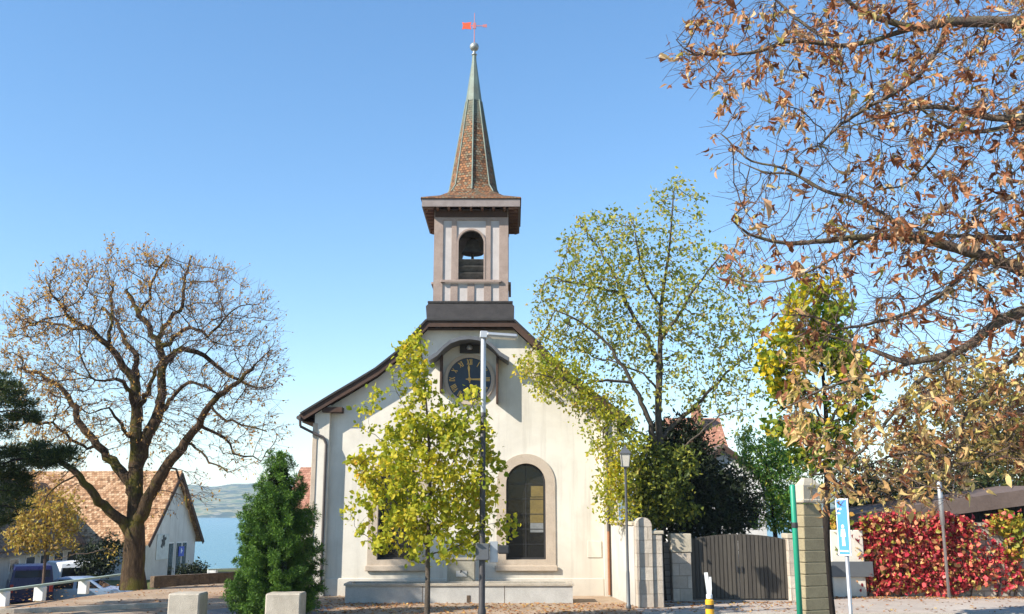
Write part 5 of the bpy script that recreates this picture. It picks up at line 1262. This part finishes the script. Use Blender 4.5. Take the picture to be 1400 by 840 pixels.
# ---- dwarf conifer by the concrete blocks
rng = np.random.RandomState(5); YD = 29.6
bx = (375-700)/F*dep(YD, 1.0); root = empty('dwarf_conifer', (bx, YD, 0), 'bright green bushy dwarf conifer between the concrete block and the church', 'conifer')
mb = MB(); mb.cyl((bx, YD, -0.05), (bx, YD, 3.6), .13, .03, 10); mb.build('trunk', M['bark_black'], root)
zt_ = at(373, 618, YD).z
prof_r = [(0.0, 1.2), (0.1, 1.24), (0.28, 1.14), (0.42, 1.03), (0.55, .93), (0.68, .80), (0.8, .56), (0.9, .33), (0.97, .22), (1.0, .05)]
def rad(u): return np.interp(u, [p[0] for p in prof_r], [p[1] for p in prof_r])
cent = []; siz = []; cdir = []
zt_ -= .05
for k in range(15):
    u = (k+.35)/15; R_ = rad(u)*1.04; nb = max(3, int(4 + 7.5*R_)); a0 = rng.rand()*6.283
    for m in range(nb):
        a_ = a0 + 6.283*m/nb + rng.normal(0, .16); L_b = R_*rng.uniform(.78, 1.12); zb = .12 + u*(zt_-.2) + rng.normal(0, .06)
        e = np.array((math.cos(a_), math.sin(a_), 0)); nq = max(2, int(L_b/.16))
        for q in range(nq):                               # one bough: tufts from its middle to its upturned tip
            f = .35 + .65*q/(nq-1); base = np.array((bx, YD, zb)) + e*L_b*f + np.array((0, 0, -.10*math.sin(3.1*f) + .14*f*f))
            for r_ in range(4): cent.append(base + rng.normal(0, .055, 3)); siz.append((.13 - .035*f)*rng.uniform(.8, 1.2)); cdir.append(e*.8 + np.array((0, 0, .45)))
for q in range(10): cent.append(np.array((bx, YD, zt_ - .03*q)) + rng.normal(0, .02, 3)); siz.append(.05 + .006*q); cdir.append(np.array((0, 0, 1.0)))
cent = np.array(cent); siz = np.array(siz); cdir = np.array(cdir)
i = np.repeat(np.arange(len(cent)), 44); dv = unit(rng.normal(0, 1, (len(i), 3)) + cdir[i]*.8)
C = cent[i] + dv*siz[i][:, None]*rng.uniform(.2, .9, (len(i), 1))
leaves('needle_tufts', C, 0.095, 0.2, LF['dwarf'], root, rng, -0.1, .05, .3, out_dir=dv*2.2)
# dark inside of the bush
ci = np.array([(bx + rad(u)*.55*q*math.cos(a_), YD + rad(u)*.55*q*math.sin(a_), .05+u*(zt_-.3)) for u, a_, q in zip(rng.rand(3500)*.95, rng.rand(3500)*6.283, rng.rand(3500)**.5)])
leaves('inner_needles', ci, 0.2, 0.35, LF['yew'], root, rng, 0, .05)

# ---- pine reaching in from the left
rng = np.random.RandomState(8); YPn = 26.5; YB_ = 32.5; bx = -20.6
root = empty('pine_tree', (bx, YPn, 0), 'dark pine whose needled boughs reach in at the left edge', 'pine tree')
T = Tree(8); T.path([(bx, YPn, -0.05), (bx-.1, YPn, 4), (bx+.1, YPn+.1, 9), (bx, YPn, 15.6)], .4, .34, .06)
clumps = []
for ya, px in ((600, [(-60,575),(10,562),(48,575)]), (660, [(-60,640),(30,628),(80,622),(106,628)]), (720, [(-70,690),(0,670),(36,672)]), (560, [(-70,540),(-10,530),(14,540)]), (640, [(-80,610),(0,612),(55,618)]), (735, [(-60,705),(10,690),(25,705)])):
    z0_ = at(px[0][0], ya, YB_).z
    pts = [np.array((bx, YPn, z0_))] + [np.array(at(x, y, YB_ - 1.2 + 1.2*k/len(px))) for k, (x, y) in enumerate(px)]
    T.path(pts, .3, .08, .02, None, .02)
for k in range(64):                         # the high crown, outside the picture, added to shade the trough
    z = 7.2 + 8.2*k/63; a_ = k*2.4; L = (3.3 - 2.5*(z-7.2)/8.2)*(.75+.35*rng.rand())
    T.path([np.array((bx, YPn, z)), np.array((bx+L*.5*math.cos(a_), YPn+L*.5*math.sin(a_), z+.25)), np.array((bx+L*math.cos(a_), YPn+L*math.sin(a_), z+.3))], .3, .06, .02)
    for q in np.linspace(.3, 1, 5): clumps.append((bx+L*q*math.cos(a_), YPn+L*q*math.sin(a_), z+.3, .5))
hi = np.array(clumps); clumps = []
for (px, py, rx, ry, n_, dY) in [(10,555,42,26,34,-.3),(38,572,18,10,10,-.4),(0,590,30,16,14,.2),(60,625,50,18,40,-.6),(85,632,24,14,14,-.7),(10,640,40,26,34,-.4),(5,680,34,32,34,-.2),(28,668,14,24,10,0),(-5,715,26,16,14,.2),(10,525,14,14,8,.5),(-60,620,60,90,40,-1.0)]:
    clumps += [(*p, .27) for p in blob_pts(rng, [(px, py, rx, ry, 1, dY)], YB_, n_)]
T.radii(.012, 2.3, .36); T.wood('trunk', M['bark_black'], root, .2)
cl = np.array(clumps); i = np.repeat(np.arange(len(cl)), 95); dv = unit(rng.normal(0, 1, (len(i), 3))); dv[:, 2] = np.abs(dv[:, 2])*.7 + .1*dv[:, 2]
leaves('boughs', cl[i, :3] + dv*cl[i, 3:4]*rng.uniform(.05, .95, (len(i), 1)), .2, .13, LF['pine'], root, rng, -.3, .02, .3, out_dir=dv*1.6)
i = np.repeat(np.arange(len(hi)), 48); dv = unit(rng.normal(0, 1, (len(i), 3)))
leaves('crown', hi[i, :3] + dv*hi[i, 3:4]*rng.uniform(.05, 1, (len(i), 1)), .36, .3, LF['pine'], root, rng, -.3, .02, .3, out_dir=dv*1.2)

# ---- golden sapling behind the railing
T = Tree(41); YG = 44.5; bx = (62-700)/F*dep(YG, 1); root = empty('golden_sapling', (bx, YG, -1.35), 'thin golden-leaved sapling in front of the brown roof on the left', 'tree')
T.path([(bx, YG, -1.4), (bx, YG, 0.5), np.array(at(64,715,YG)), np.array(at(60,675,YG))], .2, .05, .015)
bl = [(62,713,54,42,1), (85,698,30,32,.8), (35,735,30,22,.7), (70,745,40,16,.6), (150,755,14,16,.3,-1.0), (18,742,18,14,.4)]
att = blob_pts(T.rng, bl, YG, 420, 0, .8); T.grow(att, .16, .25, iters=60, jit=.2, bias=(0,0,.04), maxn=2500); T.radii(.008, 2.2, .06); T.wood('trunk', M['twig'], root)
C = np.vstack([around(T.rng, blob_pts(T.rng, bl, YG, 1000, 0, .8), 1500, .12), around(T.rng, T.tips(.012), 1200, .08)]); leaves('crown', C, .17, .6, LF['straw'], root, T.rng, .6)

# ---- maple with green and gold leaves, dark trunk by the stone pier
T = Tree(51); YM = 27.6; bx = (1133-700)/F*dep(YM, 1); root = empty('maple_tree', (bx, YM, 0), 'maple with green and golden leaves and a dark straight trunk behind the olive stone pier', 'tree')
T.path([(bx, YM, -.05), (bx, YM, 2), np.array(at(1131,640,YM)), np.array(at(1129,560,YM)), np.array(at(1122,480,YM)), np.array(at(1115,400,YM))], .25, .13, .02)
for px, dY, r0, r1 in [([(1130,580),(1105,540),(1075,510),(1055,500)], -.6, .04, .012), ([(1127,540),(1150,510),(1170,490)], .6, .04, .012), ([(1125,510),(1100,460),(1085,425)], .6, .04, .012), ([(1130,620),(1112,600),(1085,590)], -.4, .03, .01), ([(1121,470),(1140,440),(1150,420)], -.5, .03, .01)]:
    T.limb_px(px, YM, dY, .2, r0, r1, .02)
bl = [(1112,425,40,38), (1070,495,34,30,1.1), (1130,478,38,30), (1166,500,30,24,.8), (1085,540,34,18,.9), (1105,588,56,18,1), (1055,522,22,22,.8), (1146,408,20,22,.7), (1110,392,18,16,.8), (1125,625,50,18,.7), (1165,555,34,20,.6), (1075,455,24,22,.7)]
att = blob_pts(T.rng, bl, YM, 420, 0, .8); T.grow(att, .16, .26, iters=60, jit=.2, bias=(0,0,.04), maxn=2500); T.radii(.006, 2.2, .13); T.wood('trunk', M['bark_black'], root, .2)
sub = blob_pts(T.rng, bl, YM, 300, .2, .8); C = np.vstack([around(T.rng, sub, 3000, .12), around(T.rng, T.tips(.01), 1300, .09)]); yel = (to_px(C)[:, 1] + T.rng.normal(0, 42, len(C)) < 535)
leaves('crown', C[yel], .17, .85, LF['maple'], root, T.rng, .4, .16, .5, fine=True); leaves('green_foliage', C[~yel], .17, .85, LF['maple_green'], root, T.rng, .4, .16, .5, fine=True)

# ---- yew, feathery tree, hedges and the big tree behind
def bush(name, seed, Y, bl, label, cat, leafmat, n, size, ratio, bark='bark_black', base_px=None, ground=0.0, spread=.14, natt=400, trunk_r=.12, down=.2, sub=260, dfac=.8):
    T = Tree(seed); px = base_px if base_px is not None else bl[0][0]; bx = (px-700)/F*dep(Y, 1)
    root = empty(name, (bx, Y, ground), label, cat); top = np.array(at(bl[0][0], bl[0][1], Y))
    T.path([(bx, Y, ground-.05), (bx, Y, ground+.45*(top[2]-ground)), top], .25, trunk_r, trunk_r*.3)
    att = blob_pts(T.rng, bl, Y, natt, 0, dfac); T.grow(att, .25, .4, iters=70, jit=.2, bias=(0,0,.04), maxn=3500); T.radii(.010, 2.2, trunk_r); T.wood('trunk', M[bark], root, .3)
    s_ = blob_pts(T.rng, bl, Y, sub, .25, dfac); C = np.vstack([around(T.rng, s_, int(n*.75), spread), around(T.rng, T.tips(.02), int(n*.25), spread*.7)])
    leaves('crown', above(C, ground+.05), size, ratio, LF[leafmat], root, T.rng, down); return root
bush('yew_tree', 61, 37.2, [(985,668,12,24,1.4), (1008,676,9,24,1.4), (1026,694,9,20,1.4), (900,600,10,26,1.5), (926,588,9,26,1.6), (952,606,10,28,1.5), (870,650,12,24,1.2), (966,655,14,26,1.2), (940,670,56,56), (920,640,38,30), (905,650,42,52), (985,685,44,50), (895,705,40,40), (940,610,30,26,.8), (960,715,60,30), (1012,680,22,30,.6)], 'nearly black spreading yew behind the dark gate', 'tree', 'yew', 17000, .24, .32, down=-.1, sub=520, spread=.22)
bush('leafy_shrub', 63, 35.2, [(905,655,38,48), (930,640,24,30,.8), (890,690,30,30,.9), (925,690,30,26,.7)], 'sunlit green shrub overhanging the gate pillar beside the old lantern', 'shrub', 'shrub', 3600, .16, .6, ground=0, sub=150)
bush('feathery_tree', 65, 38.5, [(1046,628,42,36,1.2), (1078,655,40,40), (1058,695,40,34), (1022,596,26,12,.8), (1085,700,36,36,.8)], 'feathery bright green tree behind the right gate pillar', 'tree', 'feather', 8500, .17, .35, base_px=1062, down=.5, sub=240)
bush('big_autumn_tree', 67, 52, [(1315,580,100,84,1.2), (1385,590,70,90,1), (1250,640,60,50,.8), (1420,640,70,70,.7), (1330,640,90,40,.8)], 'large rounded olive-brown autumn tree beyond the shed roof', 'tree', 'olive', 12000, .26, .6, bark='bark_grey', base_px=1320, trunk_r=.3, sub=520, natt=700, spread=.3)
bush('dark_evergreen', 69, 44, [(1215,665,62,34), (1290,670,60,26), (1160,650,36,36), (1180,690,40,20), (1350,660,40,24,.6)], 'dark evergreen bush behind the shed on the right', 'shrub', 'hedge', 6000, .2, .5, base_px=1215, sub=300, spread=.22)
bush('dark_bush', 71, 50, [(140,760,34,24,1), (128,775,20,18,.8)], 'dark bush under the brown roof just left of the bare trunk', 'shrub', 'yew', 1600, .2, .5, base_px=138, ground=-1.5, sub=80, natt=80, trunk_r=.06)
bush('low_hedge', 73, 56, [(266,778,20,8,1), (252,780,12,6,.6)], 'low dark hedge at the foot of the white gable', 'hedge', 'yew', 900, .16, .5, base_px=264, ground=-1.4, sub=60, natt=40, trunk_r=.05)

# ---- chestnut whose branches fill the right of the picture
T = Tree(77); YC = 13.0
root = empty('chestnut_tree', (11.2, 13.2, 0), 'chestnut with curled rust-brown leaves whose long branches fill the upper right', 'tree')
T.path([(11.2,13.2,-.05),(11.1,13.2,2.5),(10.9,13.3,5.5),(10.6,13.3,7.6)], .3, .42, .26)
for e_, r0 in (((9.6,13.0,10.2),.16), ((8.6,14.6,12.0),.05), ((11.6,14.8,10.4),.15), ((12.6,12.0,10.6),.15), ((10.9,11.2,11.6),.12)):
    a0 = np.array(T.P[-1]) if len(T.P) < 40 else np.array((10.6,13.3,7.6)); e_ = np.array(e_); T.path([np.array((10.6,13.3,7.6)), (np.array((10.6,13.3,7.6))+e_)/2 + np.array((.1,.1,.3)), e_], .3, r0, .05, None, .03)
for z_, e_ in ((3.6,(14.2,12.4,5.0)), (4.6,(13.9,14.8,6.4)), (5.6,(14.6,13.0,8.2)), (6.4,(12.6,15.8,9.0)), (3.2,(12.4,15.6,4.6))):
    e_ = np.array(e_); b_ = np.array((11.0,13.25,z_)); T.path([b_, (b_+e_)/2 + np.array((0,0,.35)), e_], .3, .13, .04, None, .03)
A_ = lambda x, y, Y=YC: np.array(at(x, y, Y))
for pts, dY, r0, r1 in [
 ([(1400,31),(1294,31),(1251,38),(1185,19),(1156,0),(1120,-25)], -.6, .085, .02),
 ([(1400,162),(1356,162),(1294,148),(1240,150),(1190,165)], .6, .05, .012), ([(1400,169),(1347,179),(1299,176),(1262,150),(1230,120)], -.5, .035, .01),
 ([(1400,371),(1337,348),(1261,328),(1185,324),(1080,333),(1023,319),(1000,300)], -.9, .075, .012),
 ([(1400,326),(1337,324),(1280,320),(1225,300)], .8, .04, .012),
 ([(1400,425),(1365,441),(1316,478),(1251,494),(1219,490),(1170,470),(1120,455)], .5, .07, .012),
 ([(1400,560),(1340,583),(1296,623),(1235,619),(1180,640)], -.5, .03, .008), ([(1400,480),(1350,520),(1320,570),(1300,640)], .7, .03, .008)]:
    P0 = at(pts[0][0], pts[0][1], YC); z0 = P0.z
    q = [np.array((10.85, 13.25, max(2.5, z0 - .5))), (np.array((10.85, 13.25, max(2.5, z0-.5))) + np.array(P0))/2 + np.array((0,0,.15))] + [A_(x, y, YC + dY*k/len(pts)) for k, (x, y) in enumerate(pts)]
    T.path(q[:3], .16, max(.15, r0*1.6), r0*1.15, None, .02)
    T.path(q[2:], .16, r0*1.15, r1, len(T.P)-1, .006)
for px, dY, r0, r1 in [
 ([(1251,38),(1194,55),(1147,62),(1099,33),(1061,0),(1040,-20)], .5, .04, .01), ([(1147,62),(1110,58),(1070,57),(1037,71),(951,74),(925,55)], -.8, .03, .006),
 ([(1261,328),(1185,281),(1118,257),(1070,229),(1028,221),(985,183)], .6, .035, .006), ([(1118,257),(1090,240),(1040,235),(1000,215)], .3, .015, .005),
 ([(1316,478),(1284,502),(1251,526),(1219,567),(1187,607),(1150,640),(1110,650)], -.6, .04, .008), ([(1251,494),(1210,510),(1160,520),(1110,540),(1070,560)], -.5, .025, .006),
 ([(1337,348),(1300,390),(1260,420),(1200,440),(1150,450)], -.8, .03, .007), ([(1365,441),(1350,400),(1320,380),(1290,390)], .6, .025, .006), ([(1299,176),(1270,220),(1240,250),(1200,260)], .5, .02, .006),
 ([(1294,31),(1280,70),(1250,110),(1200,140),(1150,170),(1120,200)], -.6, .025, .006), ([(1185,324),(1150,345),(1110,370),(1060,385),(1020,385)], .6, .02, .006), ([(1235,619),(1215,650),(1190,680)], .3, .012, .005)]:
    T.limb_px(px, YC, dY, .12, r0, r1, .006)
rng = T.rng
def left_edge(y): return np.interp(y, [0,75,150,220,300,380,440,520,600,690], [925,900,990,975,1000,985,1030,1060,1080,1130])
N_ = 4600; py = rng.uniform(-30, 690, N_*2); px = left_edge(py) + (1500-left_edge(py))*rng.beta(1.35, .9, N_*2); k = rng.rand(N_*2)
gap = (py > 440) & (k < .38) | (np.abs(py-210) < 38) & (px < 1150) & (k < .55) | (px < 1080) & (py > 400) & (k < .55) | (px > 1330) & (py > 640) | (py > 400) & (py < 480) & (px > 1200) & (k < .3)
px, py = px[~gap][:N_], py[~gap][:N_]
att = np.array([A_(x, y, YC + rng.uniform(-1.9, 1.7)) for x, y in zip(px, py)])
vv = unit(rng.normal(0, 1, (2600, 3)))*rng.uniform(.35, 1, (2600, 1))**.5*np.array((4.2, 3.6, 4.6)) + np.array((11.4, 13.5, 7.6)); vv = vv[(to_px(vv)[:, 0] > 1415) & (vv[:, 2] > 3.0)]
att = np.vstack([att, vv]); T.grow(att, .12, .15, iters=150, jit=.10, bias=(0,0,-.03), maxn=36000)
T.radii(0.0036, 2.6, .42)
T.sprays(.008, 5200, .24, lambda P: np.tile(np.array((-.45, 0, -.35)), (len(P), 1)), 3, .9, only=lambda P: to_px(P)[:, 0] < 1430)
T.sprays(.008, 3000, .3, lambda P: unit(P - np.array((11.2, 13.3, 6.0))), 3, .9, only=lambda P: to_px(P)[:, 0] >= 1430)
T.radii(0.0032, 2.7, .42); T.wood('trunk', M['bark_chestnut'], root, .3, M['twig'], .009)
tp = T.tips(.0042); pp = to_px(tp); out_ = tp[pp[:, 0] > 1430]; tp = tp[pp[:, 0] <= 1430]; pp = to_px(tp)
dens = np.interp(pp[:,1], [0, 380, 460, 600, 700], [1.0, .9, .55, .6, .5]); dens *= np.where((pp[:,1] > 150) & (pp[:,1] < 330) & (pp[:,0] < 1180), .45, 1)*np.where((pp[:,1] > 375) & (pp[:,1] < 540) & (pp[:,0] < 1200), .35, 1)
# leaves hang in small bunches
bi = rng.choice(len(tp), 1900, p=dens/dens.sum()); kk = rng.randint(1, 7, len(bi)); C = np.repeat(tp[bi], kk, 0) + rng.normal(0, .024, (kk.sum(), 3)); C = np.vstack([C, around(rng, out_, 3600, .04)])
leaves('crown', C, .10, .38, LF['rust'], root, rng, 1.1, .34, .7, fine=True)
low = tp[pp[:, 1] > 470]; bi = rng.choice(len(low), 620); C = np.repeat(low[bi], 2, 0) + rng.normal(0, .035, (len(bi)*2, 3)); leaves('straw_leaves', C, .11, .42, LF['pale_straw'], root, rng, .9, .3, .6, fine=True)
bi = rng.choice(len(tp), 40); leaves('large_leaves', tp[bi], .24, .42, LF['rust'], root, rng, 1.6, .2, .3, fine=True)

# ---- creepers on the right wall
rng = np.random.RandomState(91)
def wall_y(x): return 37.0 - (x-12.2)/17.8*1.0
def creeper(name, blobs, n, size, mat, label, cut=None):
    out = []
    wts = np.array([b[2]*b[3]*(b[4] if len(b) > 4 else 1) for b in blobs], float)
    for b, c in zip(blobs, rng.multinomial(n, wts/wts.sum())):
        a_ = rng.rand(c)*6.283; r = rng.rand(c)**.5; x = b[0]+b[2]*r*np.cos(a_); y = b[1]+b[3]*r*np.sin(a_)
        for xx, yy in zip(x, y):
            p = at(xx, yy, 36.6); out.append((p.x, wall_y(p.x) - .03 - abs(rng.normal(0, .16)), p.z))
    C = np.array(out); C = C[(C[:, 2] > .03) & (C[:, 2] < 3.05)]
    root = empty(name, (float(C[:, 0].mean()), 36.8, 0), label, 'creeper')
    T = Tree(93); xm = C[:, 0].mean()
    for k in range(5):
        i = C[rng.randint(len(C))]; T.path([(i[0], wall_y(i[0])-.03, .0), (i[0]+.2, wall_y(i[0])-.03, .8), (i[0]-.1, wall_y(i[0])-.03, 1.6)], .2, .02, .008, -1)
    T.grow(C[rng.choice(len(C), 220)], .18, .25, iters=40, jit=.2, maxn=900); T.radii(.006, 2.2, .025); T.wood('stems', M['twig'], root)
    leaves('foliage', C, size, .8, LF[mat], root, rng, .9, .15, .55, out_dir=np.array([[0,-.9,0]]), up=.4, fine=True); return root
creeper('red_creeper', [(1235,750,72,52,1), (1200,735,38,34,1), (1290,735,40,38,.9), (1270,780,80,28,.9), (1325,760,42,42,.7), (1365,782,38,26,.65), (1230,715,60,16,1), (1300,715,30,12,1), (1392,760,26,34,.5), (1340,722,50,12,.35), (1200,790,34,20,.8), (1375,700,30,10,.5), (1215,800,46,12,1.2), (1290,802,44,10,.9)], 5400, .16, 'creeper', 'bright red creeper covering the grey rubble wall along the pavement')
creeper('green_creeper', [(1150,725,16,34,1), (1170,764,16,8,.6), (1190,715,16,16,.3)], 380, .17, 'vine', 'yellow-green creeper on the cream pier behind the blue sign post')
creeper('green_creeper', [(1375,715,24,14,1.1), (1385,740,14,26,.5)], 480, .17, 'vine', 'yellow-green creeper hanging over the far right end of the red creeper wall')

# ---- fallen leaves
rng = np.random.RandomState(17); pts = []
def strew(n, x0, x1, y0, y1, pw=1.0): pts.append(np.stack([rng.uniform(x0, x1, n), y0 + (y1-y0)*rng.rand(n)**pw, np.full(n, .014)], 1))
strew(1500, -6.5, 4.0, 30.2, 34.1); strew(700, -20, -6, 30, 43); strew(400, 4, 10, 31, 34.4); strew(900, 11, 21, 35.4, 36.5, .5); strew(260, 10, 21, 31, 35.5); strew(260, 4, 9.5, 34.0, 34.45, .5); strew(300, -8, -3, 33, 36)
C = np.vstack(pts); n = len(C); ob = leaves('fallen_leaves', C, .11, .7, LF['fallen'], None, rng, 0, .25, .4)
me = ob.data; V = np.zeros(len(me.vertices)*3, np.float32); me.vertices.foreach_get('co', V); V = V.reshape(-1, 3); V[:, 2] = .012 + np.abs(V[:, 2]-.014)*.35; me.vertices.foreach_set('co', V.ravel()); me.update()
tag(ob, kind='stuff')
